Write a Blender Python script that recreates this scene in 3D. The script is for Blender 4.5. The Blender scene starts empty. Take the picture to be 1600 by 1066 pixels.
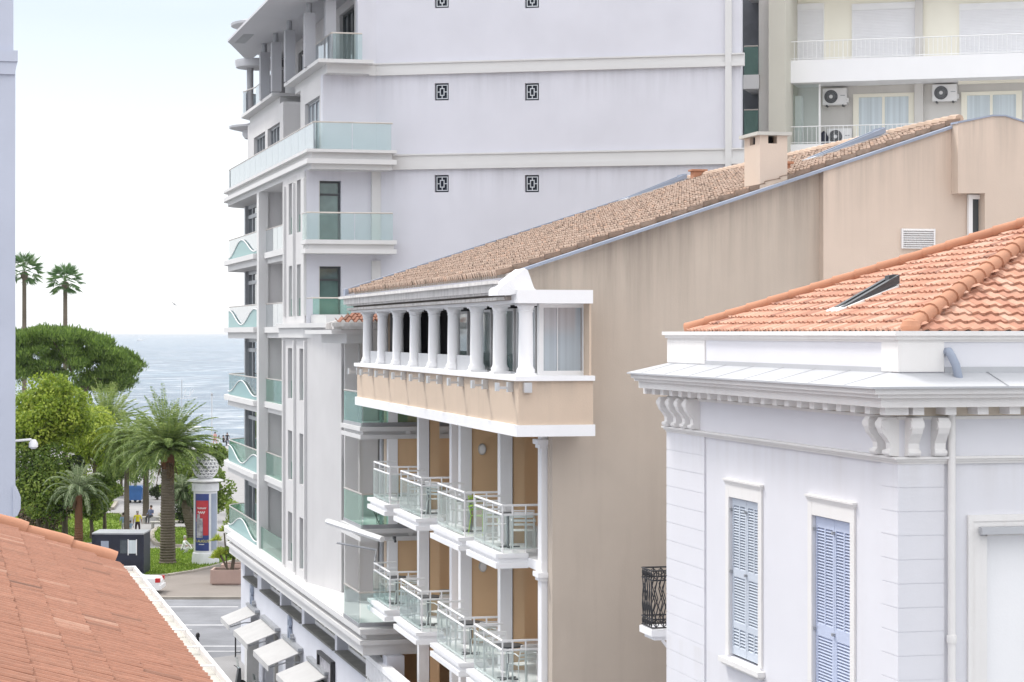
import bpy, bmesh, math, random
from mathutils import Vector, Matrix
random.seed(7)
PI = math.pi
scene = bpy.context.scene
C = scene.collection
# ---------------- camera, sky, sun, exposure ----------------
F, CX, HY, HC = 3500.0, 800.0, 521.0, 13.8
cam_d = bpy.data.cameras.new('camera'); cam = bpy.data.objects.new('camera', cam_d); C.objects.link(cam)
cam.location = (0, 0, HC); cam.rotation_euler = (PI/2, 0, 0)
cam_d.sensor_width = 36; cam_d.lens = 36*F/1600; cam_d.shift_y = -(533-HY)/1600.0
cam_d.clip_start = 0.5; cam_d.clip_end = 60000
scene.camera = cam
SUN_EL, SUN_AZ = 55.0, -52.0      # azimuth from +Y (ahead), negative = left
world = bpy.data.worlds.new("World"); scene.world = world; world.use_nodes = True
wn = world.node_tree; wn.nodes.clear()
sky = wn.nodes.new('ShaderNodeTexSky'); sky.sky_type = 'NISHITA'; sky.sun_disc = False
sky.sun_elevation = math.radians(SUN_EL); sky.sun_rotation = math.radians(SUN_AZ)
sky.altitude = 0; sky.air_density = 1.0; sky.dust_density = .8; sky.ozone_density = 1.0
bg = wn.nodes.new('ShaderNodeBackground'); bg.inputs[1].default_value = 0.12
mxs = wn.nodes.new('ShaderNodeMix'); mxs.data_type = 'RGBA'; mxs.inputs[0].default_value = .9   # thin bright cloud veil over the clear sky
tc = wn.nodes.new('ShaderNodeTexCoord'); vn = wn.nodes.new('ShaderNodeTexNoise'); vn.inputs['Scale'].default_value = 2.2; vn.inputs['Detail'].default_value = 5
sx = wn.nodes.new('ShaderNodeSeparateXYZ'); ad = wn.nodes.new('ShaderNodeMath'); ad.operation = 'MULTIPLY_ADD'; ad.inputs[1].default_value = .07
vr = wn.nodes.new('ShaderNodeValToRGB')   # overcast luminance: dim band above the horizon, bright towards the zenith
for p_, c_ in ((.0, (4.9, 5.0, 5.15)), (.07, (4.3, 4.45, 4.6)), (.17, (3.0, 3.28, 3.6)), (.42, (6.7, 6.7, 6.85)), (.9, (8.3, 8.2, 8.2))):
    el_ = vr.color_ramp.elements.new(p_); el_.color = (*c_, 1)
vr.color_ramp.elements.remove(vr.color_ramp.elements[-1]); vr.color_ramp.elements.remove(vr.color_ramp.elements[0])
wo = wn.nodes.new('ShaderNodeOutputWorld')
wn.links.new(tc.outputs['Generated'], vn.inputs['Vector']); wn.links.new(tc.outputs['Generated'], sx.inputs[0])
wn.links.new(vn.outputs['Fac'], ad.inputs[0]); wn.links.new(sx.outputs['Z'], ad.inputs[2]); wn.links.new(ad.outputs[0], vr.inputs[0])
wn.links.new(sky.outputs[0], mxs.inputs[6]); wn.links.new(vr.outputs[0], mxs.inputs[7])
wn.links.new(mxs.outputs[2], bg.inputs[0]); wn.links.new(bg.outputs[0], wo.inputs[0])
sd = bpy.data.lights.new('sun', 'SUN'); sd.energy = 1.2; sd.angle = math.radians(10); sd.color = (1, .965, .91)
sun = bpy.data.objects.new('sun', sd); C.objects.link(sun)
e, a = math.radians(SUN_EL), math.radians(SUN_AZ)
sdir = Vector((math.sin(a)*math.cos(e), math.cos(a)*math.cos(e), math.sin(e)))
sun.rotation_euler = sdir.to_track_quat('Z', 'Y').to_euler()
scene.view_settings.view_transform = 'Standard'; scene.view_settings.look = 'None'
scene.view_settings.exposure = 1.16; scene.view_settings.gamma = 1
scene.cycles.max_bounces = 7; scene.cycles.transparent_max_bounces = 16
scene.cycles.diffuse_bounces = 6

# ---------------- helpers ----------------
def PX(px, py, Y): return Vector(((px-CX)/F*Y, Y, HC-(py-HY)/F*Y))
def G(px, py, z=0.0):
    Y = (HC-z)*F/(py-HY); return Vector(((px-CX)/F*Y, Y, z))
class Fr:
    def __init__(s, vp):
        th = math.atan((CX-vp)/F); s.c, s.sn, s.th = math.cos(th), math.sin(th), th
    def __call__(f, s, t, h): return Vector((s*f.c-t*f.sn, s*f.sn+t*f.c, HC+h))
    def onS(f, px, S):
        k = (px-CX)/F; Y = S/(k*f.c+f.sn); return Y*(f.c-k*f.sn)
    def onT(f, px, T):
        k = (px-CX)/F; Y = T/(f.c-k*f.sn); return Y*(k*f.c+f.sn)
ident = lambda a, b, c: Vector((a, b, c))
def shift(fr, s0, t0, h0=0): return lambda a, b, c: fr(s0+a, t0+b, h0+c)
class MB:
    def __init__(s, xf=ident): s.v, s.f, s.xf, s.r = [], [], xf, []
    def q(s, pts):
        n = len(s.v); s.v += [s.xf(*p) for p in pts]; s.f.append(tuple(range(n, n+len(pts)))); return s
    def box(s, a0, a1, b0, b1, c0, c1):
        n = len(s.v)
        for c in (c0, c1):
            for a, b in ((a0, b0), (a1, b0), (a1, b1), (a0, b1)): s.v.append(s.xf(a, b, c))
        for f in ((3,2,1,0),(4,5,6,7),(0,1,5,4),(1,2,6,5),(2,3,7,6),(3,0,4,7)): s.f.append(tuple(n+i for i in f))
        return s
    def prism(s, poly, c0, c1, ax='z'):
        m = {'z': lambda p, c: (p[0], p[1], c), 't': lambda p, c: (p[0], c, p[1]), 's': lambda p, c: (c, p[0], p[1])}[ax]
        n = len(s.v); k = len(poly)
        for c in (c0, c1): s.v += [s.xf(*m(p, c)) for p in poly]
        s.f.append(tuple(n+i for i in reversed(range(k)))); s.f.append(tuple(n+k+i for i in range(k)))
        for i in range(k): j = (i+1) % k; s.f.append((n+i, n+j, n+k+j, n+k+i))
        return s
    def seg(s, p0, p1, w, c0, c1):
        d = Vector((p1[0]-p0[0], p1[1]-p0[1])); L = d.length or 1; nx, ny = -d.y/L*w/2, d.x/L*w/2
        return s.prism([(p0[0]-nx, p0[1]-ny), (p1[0]-nx, p1[1]-ny), (p1[0]+nx, p1[1]+ny), (p0[0]+nx, p0[1]+ny)], c0, c1)
    def path(s, pts, w, c0, c1, close=False):
        for i in range(len(pts)-1+(1 if close else 0)): s.seg(pts[i], pts[(i+1) % len(pts)], w, c0, c1)
        return s
    def tube(s, pts, r, n=6, r2=None):
        P = [s.xf(*p) for p in pts]; k = len(P); base = len(s.v); up = Vector((0, 0, 1))
        for i, p in enumerate(P):
            d = (P[min(i+1, k-1)]-P[max(i-1, 0)]).normalized()
            x = d.cross(up if abs(d.z) < .95 else Vector((1, 0, 0))).normalized(); y = d.cross(x)
            rr = (r[i] if isinstance(r, (list, tuple)) else (r if r2 is None else r+(r2-r)*i/max(1, k-1)))
            for j in range(n):
                an = 2*PI*j/n; s.v.append(p+x*math.cos(an)*rr+y*math.sin(an)*rr)
        for i in range(k-1):
            for j in range(n):
                m = (j+1) % n; s.f.append((base+i*n+j, base+i*n+m, base+(i+1)*n+m, base+(i+1)*n+j))
        s.f.append(tuple(base+j for j in reversed(range(n)))); s.f.append(tuple(base+(k-1)*n+j for j in range(n)))
        return s
    def lathe(s, cx, cy, prof, n=20, a0=0, a1=2*PI):
        base = len(s.v); k = len(prof); full = abs(a1-a0-2*PI) < 1e-6; m = n if full else n+1
        for r, z in prof:
            for j in range(m):
                an = a0+(a1-a0)*j/n; s.v.append(s.xf(cx+r*math.cos(an), cy+r*math.sin(an), z))
        for i in range(k-1):
            for j in range(n):
                q = (j+1) % m; s.f.append((base+i*m+j, base+i*m+q, base+(i+1)*m+q, base+(i+1)*m+j))
        if full:
            s.f.append(tuple(base+j for j in reversed(range(m)))); s.f.append(tuple(base+(k-1)*m+j for j in range(m)))
        return s
    def wall(s, ax, pl, th, a0, a1, h0, h1, holes=()):
        """vertical wall slab with rectangular holes; ax 's': plane s=pl spanning t; ax 't': plane t=pl spanning s"""
        A = sorted({a0, a1, *[min(max(x, a0), a1) for o in holes for x in o[:2]]}); H = sorted({h0, h1, *[min(max(x, h0), h1) for o in holes for x in o[2:]]})
        mp = (lambda a, h, d: (pl+d, a, h)) if ax == 's' else (lambda a, h, d: (a, pl+d, h))
        def solid(i, j):
            if i < 0 or j < 0 or i >= len(A)-1 or j >= len(H)-1: return False
            x, y = (A[i]+A[i+1])/2, (H[j]+H[j+1])/2
            return not any(o[0] < x < o[1] and o[2] < y < o[3] for o in holes)
        for i in range(len(A)-1):
            for j in range(len(H)-1):
                if not solid(i, j): continue
                x0, x1, y0, y1 = A[i], A[i+1], H[j], H[j+1]
                s.q([mp(x0, y0, 0), mp(x1, y0, 0), mp(x1, y1, 0), mp(x0, y1, 0)])
                s.q([mp(x0, y1, th), mp(x1, y1, th), mp(x1, y0, th), mp(x0, y0, th)])
                for (di, dj, p, q_) in ((-1, 0, (x0, y0), (x0, y1)), (1, 0, (x1, y1), (x1, y0)), (0, -1, (x1, y0), (x0, y0)), (0, 1, (x0, y1), (x1, y1))):
                    if not solid(i+di, j+dj):
                        s.q([mp(p[0], p[1], 0), mp(q_[0], q_[1], 0), mp(q_[0], q_[1], th), mp(p[0], p[1], th)])
        return s
WL = {}
def root(name, label, cat, loc=(0, 0, 0), group=None, rz=0):
    o = bpy.data.objects.new(name, None); C.objects.link(o); o.location = loc; o.rotation_euler = (0, 0, rz)
    o.empty_display_size = .2
    o['label'] = label; o['category'] = cat
    if group: o['group'] = group
    WL[o.name] = Vector(loc); return o
def P(name, mb, mat, parent=None, smooth=False, label=None, cat=None, group=None, kind=None, loc=None, merge=True):
    off = WL[parent.name] if parent else (Vector(loc) if loc is not None else Vector((0, 0, 0)))
    me = bpy.data.meshes.new(name)
    me.from_pydata([tuple(v-off) for v in mb.v], [], mb.f)
    if merge:
        bm = bmesh.new(); bm.from_mesh(me)
        bmesh.ops.remove_doubles(bm, verts=bm.verts, dist=.0004)
        bmesh.ops.recalc_face_normals(bm, faces=bm.faces); bm.to_mesh(me); bm.free()
    mats = mat if isinstance(mat, (list, tuple)) else [mat]
    for m in mats: me.materials.append(m)
    if mb.r and len(mb.r) == len(me.polygons):
        at = me.attributes.new('rnd', 'FLOAT', 'FACE'); at.data.foreach_set('value', mb.r)
    if smooth:
        me.shade_smooth()
        me.set_sharp_from_angle(angle=math.radians(38))
    o = bpy.data.objects.new(name, me); C.objects.link(o)
    if parent: o.parent = parent
    else: o.location = off
    WL[o.name] = off
    if label: o['label'] = label
    if cat: o['category'] = cat
    if group: o['group'] = group
    if kind: o['kind'] = kind
    return o
kids = {}
def children(o): return [c for c in C.objects if c.parent == o]
def dup(o, loc, rz, label, group=None, sc=None):
    def cp(x, par):
        c = x.copy(); C.objects.link(c); c.parent = par
        for ch in children(x): cp(ch, c)
        return c
    kidsl = children(o); r = o.copy(); C.objects.link(r)
    for ch in kidsl: cp(ch, r)
    r.location = loc; r.rotation_euler = (0, 0, rz); r['label'] = label
    if group: r['group'] = group
    if sc: r.scale = (sc, sc, sc)
    WL[r.name] = Vector(loc)
    return r
# ---------------- materials ----------------
def nodes(name):
    m = bpy.data.materials.new(name); m.use_nodes = True; nt = m.node_tree
    return m, nt, nt.nodes['Principled BSDF']
def N(nt, t, **kw):
    n = nt.nodes.new(t)
    for k, v in kw.items():
        if k.startswith('i_'): n.inputs[int(k[2:]) if k[2:].isdigit() else k[2:]].default_value = v
        else: setattr(n, k, v)
    return n
def rgb(c): return (c[0], c[1], c[2], 1)
def pos(nt, scale=(1, 1, 1)):
    g = N(nt, 'ShaderNodeNewGeometry'); mp = N(nt, 'ShaderNodeMapping'); mp.inputs['Scale'].default_value = scale
    nt.links.new(g.outputs['Position'], mp.inputs[0]); return mp.outputs[0]
def noise(nt, vec, sc, det=4, rough=.55):
    n = N(nt, 'ShaderNodeTexNoise'); n.inputs['Scale'].default_value = sc; n.inputs['Detail'].default_value = det
    n.inputs['Roughness'].default_value = rough; nt.links.new(vec, n.inputs['Vector']); return n.outputs['Fac']
def ramp(nt, fac, stops):
    r = N(nt, 'ShaderNodeValToRGB'); el = r.color_ramp.elements
    while len(el) < len(stops): el.new(.5)
    for e_, (p, c) in zip(el, stops): e_.position = p; e_.color = rgb(c) if len(c) == 3 else c
    nt.links.new(fac, r.inputs[0]); return r.outputs[0]
def mixc(nt, fac, a_, b_, mode='MIX'):
    m = N(nt, 'ShaderNodeMix', data_type='RGBA', blend_type=mode)
    for i, v in ((0, fac), (6, a_), (7, b_)):
        if hasattr(v, 'links'): nt.links.new(v, m.inputs[i])
        else: m.inputs[i].default_value = v if not isinstance(v, (tuple, list)) else rgb(v)
    return m.outputs[2]
def math_(nt, op, a_, b_=0.0, cl=False):
    m = N(nt, 'ShaderNodeMath', operation=op, use_clamp=cl)
    for i, v in ((0, a_), (1, b_)):
        if hasattr(v, 'links'): nt.links.new(v, m.inputs[i])
        else: m.inputs[i].default_value = v
    return m.outputs[0]
def bump(nt, b, h, st=.3, dist=.01):
    n = N(nt, 'ShaderNodeBump'); n.inputs['Strength'].default_value = st; n.inputs['Distance'].default_value = dist
    nt.links.new(h, n.inputs['Height']); nt.links.new(n.outputs[0], b.inputs['Normal'])
def plaster(name, col, var=.08, rough=.9, streak=0.0, scol=None, sscale=1.2, bm=.3, fine=9.0, thr=(.5, .8), drips=None, dstr=.5, dcol=None, slope=None):
    m, nt, b = nodes(name); p = pos(nt)
    n1 = noise(nt, p, .55, 5, .6); n2 = noise(nt, p, fine, 4, .6)
    lo = tuple(c*(1-var) for c in col); hi = tuple(min(1, c*(1+var)) for c in col)
    c = ramp(nt, n1, [(.3, lo), (.7, hi)])
    c = mixc(nt, math_(nt, 'MULTIPLY', n2, .25), c, lo)
    if streak:
        s1 = noise(nt, pos(nt, (sscale*2, sscale*2, sscale*.13)), 1.0, 6, .65)
        s2 = noise(nt, p, .22, 3)
        f = math_(nt, 'MULTIPLY', ramp(nt, s1, [(thr[0], (0, 0, 0)), (thr[1], (1, 1, 1))]), ramp(nt, s2, [(.35, (.25,)*3), (.65, (1,)*3)]))
        c = mixc(nt, math_(nt, 'MULTIPLY', f, streak, True), c, scol or tuple(x*.55 for x in col))
    if drips or slope:
        # rain streaks running down from ledges (world heights) or from a sloping roof edge
        g = N(nt, 'ShaderNodeNewGeometry'); sp = N(nt, 'ShaderNodeSeparateXYZ'); nt.links.new(g.outputs['Position'], sp.inputs[0])
        s1 = ramp(nt, noise(nt, pos(nt, (2.6, 2.6, .12)), 1.0, 6, .7), [(.42, (0,)*3), (.68, (1,)*3)])
        tot = None
        for z0, L in (drips or [(0, 0)]):
            if slope: h_ = math_(nt, 'SUBTRACT', math_(nt, 'ADD', math_(nt, 'ADD', math_(nt, 'MULTIPLY', sp.outputs['X'], slope[0]), math_(nt, 'MULTIPLY', sp.outputs['Y'], slope[1])), slope[2]), sp.outputs['Z']); L = slope[3]
            else: h_ = math_(nt, 'SUBTRACT', HC+z0, sp.outputs['Z'])
            k = math_(nt, 'MULTIPLY', math_(nt, 'GREATER_THAN', h_, -.01), math_(nt, 'SUBTRACT', 1.0, math_(nt, 'DIVIDE', h_, L), True))
            k = math_(nt, 'POWER', k, 1.6)
            tot = k if tot is None else math_(nt, 'MAXIMUM', tot, k)
        c = mixc(nt, math_(nt, 'MULTIPLY', math_(nt, 'MULTIPLY', tot, s1), dstr, True), c, dcol or tuple(x*.5 for x in col))
    nt.links.new(c, b.inputs['Base Color']); b.inputs['Roughness'].default_value = rough
    b.inputs['Specular IOR Level'].default_value = .25
    bump(nt, b, noise(nt, p, 30, 5, .7), bm, .01)
    return m
def simple(name, col, rough=.6, metal=0.0, var=.1, sc=3.0, spec=.5):
    m, nt, b = nodes(name); n = noise(nt, pos(nt), sc, 4)
    nt.links.new(ramp(nt, n, [(.3, tuple(c*(1-var) for c in col)), (.7, tuple(min(1, c*(1+var)) for c in col))]), b.inputs['Base Color'])
    b.inputs['Roughness'].default_value = rough; b.inputs['Metallic'].default_value = metal; b.inputs['Specular IOR Level'].default_value = spec
    return m
def glassm(name, tint, refl=1.0, diff=.12, dcol=(.6, .75, .72), rough=.03):
    m = bpy.data.materials.new(name); m.use_nodes = True; nt = m.node_tree; nt.nodes.clear()
    o = N(nt, 'ShaderNodeOutputMaterial'); t = N(nt, 'ShaderNodeBsdfTransparent'); t.inputs[0].default_value = rgb(tint)
    g = N(nt, 'ShaderNodeBsdfGlossy'); g.inputs['Roughness'].default_value = rough
    d = N(nt, 'ShaderNodeBsdfDiffuse'); d.inputs[0].default_value = rgb(dcol)
    fr = N(nt, 'ShaderNodeFresnel'); fr.inputs[0].default_value = 1.5
    wv = N(nt, 'ShaderNodeBump'); wv.inputs['Strength'].default_value = .05; wv.inputs['Distance'].default_value = .02
    nt.links.new(noise(nt, pos(nt), 1.2, 2), wv.inputs['Height']); nt.links.new(wv.outputs[0], g.inputs['Normal'])
    m1 = N(nt, 'ShaderNodeMixShader'); m1.inputs[0].default_value = diff
    nt.links.new(t.outputs[0], m1.inputs[1]); nt.links.new(d.outputs[0], m1.inputs[2])
    m2 = N(nt, 'ShaderNodeMixShader'); nt.links.new(math_(nt, 'MULTIPLY', fr.outputs[0], refl, True), m2.inputs[0])
    nt.links.new(m1.outputs[0], m2.inputs[1]); nt.links.new(g.outputs[0], m2.inputs[2])
    nt.links.new(m2.outputs[0], o.inputs[0]); return m
def paneM(name, col, rough=.06, curtain=None):
    m, nt, b = nodes(name)
    c = rgb(col)
    if curtain:
        s = noise(nt, pos(nt, (9, 9, .05)), 1.0, 2)
        cc = ramp(nt, s, [(.35, tuple(x*.72 for x in curtain)), (.65, curtain)])
        nt.links.new(mixc(nt, .75, c, cc), b.inputs['Base Color'])
    else: 
        s = noise(nt, pos(nt), .8, 3)
        nt.links.new(ramp(nt, s, [(.35, tuple(x*.6 for x in col)), (.65, tuple(x*1.5 for x in col))]), b.inputs['Base Color'])
    b.inputs['Roughness'].default_value = rough; b.inputs['Specular IOR Level'].default_value = .9
    b.inputs['IOR'].default_value = 1.55
    return m
def tilem(name, stops, bm=.35, moss=0.0, mosscol=(.12, .11, .08), msc=2.5):
    m, nt, b = nodes(name); at = N(nt, 'ShaderNodeAttribute'); at.attribute_name = 'rnd'
    p = pos(nt)
    c = ramp(nt, at.outputs['Fac'], stops)
    n1 = noise(nt, p, msc, 6, .7)
    c = mixc(nt, math_(nt, 'MULTIPLY', ramp(nt, noise(nt, p, 14, 5, .7), [(.4, (0,)*3), (.75, (1,)*3)]), .45), c, stops[0][1])
    if moss: c = mixc(nt, math_(nt, 'MULTIPLY', ramp(nt, n1, [(.5, (0,)*3), (.72, (1,)*3)]), moss, True), c, mosscol)
    nt.links.new(c, b.inputs['Base Color']); b.inputs['Roughness'].default_value = .85
    bump(nt, b, noise(nt, p, 40, 4), bm, .006); return m
def leafm(name, c0, c1, c2):
    m, nt, b = nodes(name); at = N(nt, 'ShaderNodeAttribute'); at.attribute_name = 'rnd'
    nt.links.new(ramp(nt, at.outputs['Fac'], [(0, c0), (.55, c1), (1, c2)]), b.inputs['Base Color'])
    b.inputs['Roughness'].default_value = .55; b.inputs['Specular IOR Level'].default_value = .3
    tr = N(nt, 'ShaderNodeBsdfTranslucent'); nt.links.new(b.inputs['Base Color'].links[0].from_socket, tr.inputs[0])
    mx = N(nt, 'ShaderNodeMixShader'); mx.inputs[0].default_value = .35
    out = nt.nodes['Material Output']
    nt.links.new(b.outputs[0], mx.inputs[1]); nt.links.new(tr.outputs[0], mx.inputs[2]); nt.links.new(mx.outputs[0], out.inputs[0])
    return m
M = {
 'bluewall': plaster('pale_blue_grey_render', (.625, .625, .675), .045, streak=.16, scol=(.45, .46, .52), sscale=.5, drips=[(5.5, 1.6), (8.68, 1.6), (-.1, 1.2)], dstr=.5, dcol=(.42, .42, .45)),
 'streetwall': plaster('pale_warm_grey_render', (.59, .58, .58), .05, streak=.2, scol=(.42, .4, .39), sscale=.8, drips=[(5.45, 1.2), (.19, 1.5)], dstr=.4, dcol=(.36, .35, .33)),
 'trimA': plaster('pale_stone_trim', (.63, .625, .62), .03),
 'groundwall': plaster('pale_blue_shop_wall', (.60, .61, .66), .04, streak=.2, scol=(.42, .43, .46)),
 'tan': plaster('tan_render', (.61, .49, .385), .05, streak=.3, scol=(.42, .35, .28), sscale=1.6, thr=(.52, .8), drips=[(-.95, .6)], dstr=.45, dcol=(.30, .27, .23)),
 'tangable': plaster('tan_gable_render', (.515, .445, .375), .06, streak=.45, scol=(.36, .30, .25), sscale=1.2, thr=(.5, .8), slope=(.33*.9747, .33*.2236, 13.8-2.1, 3.4), dstr=.75, dcol=(.27, .235, .20)),
 'tanpink': plaster('pinkish_tan_render', (.61, .505, .42), .05, streak=.4, scol=(.44, .36, .30), sscale=1.2, thr=(.53, .82), slope=(.33*.9747, .33*.2236, 13.8-2.1, 2.2), dstr=.6, dcol=(.30, .26, .22)),
 'brown': plaster('ochre_brown_render', (.68, .47, .285), .05, streak=.15),
 'white': plaster('white_paint', (.84, .84, .85), .03, streak=.12, scol=(.55, .54, .52)),
 'villa': plaster('villa_white_render', (.70, .70, .735), .035, streak=.2, scol=(.62, .6, .6), sscale=1.0, fine=5, bm=.2, drips=[(-1.66, 1.0), (-5.1, 1.2)], dstr=.30, dcol=(.52, .49, .46)),
 'villatrim': plaster('villa_white_trim', (.76, .745, .73), .05, streak=.4, scol=(.58, .54, .5), sscale=3),
 'oldstone': plaster('weathered_cornice_stone', (.72, .70, .68), .1, streak=.6, scol=(.25, .235, .22), sscale=3, thr=(.45, .7)),
 'dentil': plaster('grey_brown_frieze', (.36, .32, .29), .2, fine=25),
 'cream': plaster('cream_render', (.86, .83, .72), .03),
 'creamgrey': plaster('cream_grey_render', (.56, .54, .47), .03, streak=.2),
 'greige': plaster('greige_render', (.64, .62, .59), .05, streak=.3),
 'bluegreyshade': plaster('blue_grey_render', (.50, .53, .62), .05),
 'concrete': plaster('pale_concrete', (.5, .49, .45), .15, streak=.6, scol=(.25, .25, .22)),
 'darksill': simple('dark_sill_slab', (.15, .15, .14), .8, var=.2),
 'pane': paneM('dark_window_glass', (.05, .065, .075)),
 'panegreen': paneM('green_window_glass', (.10, .15, .14)),
 'darkpane': simple('dark_grilled_glass', (.02, .025, .04), .25, spec=.4),
 'panelit': paneM('shop_window_glass', (.22, .2, .16), .1),
 'panecurtain': paneM('curtained_glass', (.28, .33, .38), .08, (.5, .56, .6)),
 'panepale': paneM('pale_reflecting_glass', (.5, .58, .62), .08, (.62, .68, .71)),
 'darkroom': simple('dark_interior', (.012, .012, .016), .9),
 'whiteframe': simple('white_frame_paint', (.8, .8, .8), .4, var=.03),
 'darkframe': simple('dark_frame_metal', (.05, .055, .06), .4, var=.1),
 'greyframe': simple('grey_metal_frame', (.34, .35, .37), .4, .3, var=.1),
 'concol': plaster('grey_column_metal', (.42, .42, .44), .06),
 'soffit': plaster('pale_soffit', (.55, .55, .57), .03),
 'glass': glassm('balcony_glass', (.90, .96, .95), .5, .06, (.62, .74, .72)),
 'glassblue': glassm('sky_painted_balcony_glass', (.9, .95, .98), 1.6, .5, (.74, .82, .87)),  # pale sky reflection mixed in as diffuse colour
 'glassfrost': glassm('frosted_teal_glass', (.7, .85, .83), .35, .8, (.34, .50, .50)),
 'glassclear': glassm('clear_glass', (.95, .98, .97), .8, .03),
 'glassgreen': glassm('green_balcony_glass', (.76, .91, .86), .5, .12, (.40, .60, .52)),
 'rail': simple('brushed_rail_metal', (.5, .46, .42), .35, .5),
 'whitemetal': simple('white_metal', (.8, .8, .8), .35, .0, .04),
 'alu': simple('aluminium', (.62, .63, .64), .3, .7, .05),
 'zinc': plaster('zinc_sheet', (.46, .47, .49), .08, rough=.5, fine=20),
 'bluezinc': plaster('blue_grey_zinc', (.30, .34, .42), .15, rough=.5),
 'awncloth': plaster('pale_awning_cloth', (.48, .475, .47), .06, streak=.3),
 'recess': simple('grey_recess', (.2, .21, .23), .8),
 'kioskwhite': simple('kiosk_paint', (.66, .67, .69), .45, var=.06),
 'hotelglass': glassm('hotel_balcony_glass', (.95, .985, .975), .3, .04, (.7, .78, .76)),
 'black': simple('black_metal', (.02, .02, .022), .45),
 'navy': simple('navy_paint', (.010, .013, .03), .5, var=.25, sc=1.5),
 'bluebin': simple('blue_plastic', (.03, .11, .3), .45),
 'rubber': simple('black_rubber', (.02, .02, .02), .8),
 'shutter': plaster('pale_blue_shutter_paint', (.56, .61, .68), .06, rough=.6, fine=30),
 'shutter2': plaster('blue_shutter_paint', (.50, .555, .70), .06, rough=.6, fine=30),
 'rollshut': simple('roller_shutter', (.84, .84, .86), .5, var=.02),
 'ac': simple('air_conditioner_casing', (.76, .755, .75), .45, var=.03),
 'slatgreen': simple('lime_plastic', (.45, .68, .08), .45),
 'tiletan': tilem('weathered_tan_tiles', [(0, (.19, .135, .105)), (.08, (.37, .265, .205)), (.5, (.42, .31, .245)), (.85, (.46, .35, .28)), (1, (.48, .32, .235))], moss=.55),
 'tileorange': tilem('orange_clay_tiles', [(0, (.22, .11, .08)), (.05, (.38, .175, .115)), (.4, (.47, .235, .155)), (.75, (.53, .29, .20)), (1, (.56, .36, .27))], moss=.4, mosscol=(.3, .22, .17)),
 'tilered': tilem('red_clay_tiles', [(0, (.15, .075, .05)), (.04, (.292, .131, .082)), (.5, (.31, .14, .088)), (.96, (.33, .152, .097)), (1, (.42, .24, .17))], moss=.2, mosscol=(.27, .16, .11), msc=1.4),
 'tileridge': plaster('clay_ridge_tile', (.46, .23, .145), .15, streak=.3, scol=(.4, .24, .17), sscale=3),
 'dentback': plaster('beige_dentil_ground', (.62, .55, .46), .12, fine=20),
 'ridgetan': plaster('weathered_ridge_tile', (.48, .36, .28), .25, fine=6),
 'terracotta': plaster('pinkish_planter_stone', (.42, .30, .26), .12, streak=.3),
 'soil': simple('dark_soil', (.06, .045, .03), .95),
 'asphalt': plaster('light_worn_asphalt', (.20, .205, .22), .22, fine=4, bm=.4),
 'brownpave': plaster('brown_pavement', (.22, .195, .175), .10, fine=5),
 'pale_pave': plaster('pale_pavement', (.29, .285, .285), .07, fine=4),
 'paint': simple('white_road_paint', (.46, .46, .47), .7, var=.12),
 'kerb': plaster('stone_kerb', (.33, .30, .26), .2, fine=8),
 'sand': plaster('pale_sand', (.45, .41, .37), .08),
 'bark': plaster('grey_brown_bark', (.13, .105, .08), .3, fine=14, bm=1),
 'palmbark': plaster('palm_trunk_bark', (.15, .125, .095), .35, fine=12, bm=1, streak=0),
 'redbark': plaster('reddish_palm_fibre', (.16, .075, .045), .3, fine=16, bm=1),
 'leaf_lime': leafm('lime_green_leaves', (.09, .16, .015), (.28, .37, .04), (.50, .56, .10)),
 'leaf_mid': leafm('mid_green_leaves', (.05, .10, .018), (.17, .25, .045), (.33, .41, .09)),
 'leaf_dark': leafm('dark_green_leaves', (.015, .03, .012), (.035, .055, .022), (.08, .10, .05)),
 'leaf_pine': leafm('pine_needles', (.055, .105, .025), (.16, .255, .05), (.32, .42, .10)),
 'leaf_palm': leafm('palm_fronds', (.05, .09, .025), (.15, .22, .055), (.32, .38, .11)),
 'leaf_silver': leafm('silvery_palm_fronds', (.09, .14, .06), (.22, .28, .15), (.42, .46, .30)),
 'leaf_fan': leafm('fan_palm_leaves', (.05, .10, .04), (.10, .19, .07), (.20, .30, .10)),
 'flowers': leafm('pinkish_flowers', (.10, .09, .05), (.2, .15, .1), (.5, .36, .34)),
 'grassblade': leafm('lawn_grass', (.10, .18, .022), (.19, .28, .035), (.28, .38, .07)),
}
# ================= big pale building along the street =================
A = Fr(-87)
GL = -HC
bA = root('apartment_building', 'tall pale blue-grey apartment building with stacked glass balconies and a blank side wall', 'building', A(12, 75, GL))
FLO = [3.10, .243, -2.62, -5.45, -8.28]
SLT = [(5.25, 3.46), (2.36, .59), (-.52, -2.28), (-3.4, -5.13), (-6.25, -8.0)]
def arc(cx, cy, r, a0, a1, n=8): return [(cx+r*math.cos(math.radians(a0+(a1-a0)*i/n)), cy+r*math.sin(math.radians(a0+(a1-a0)*i/n))) for i in range(n+1)]
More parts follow.
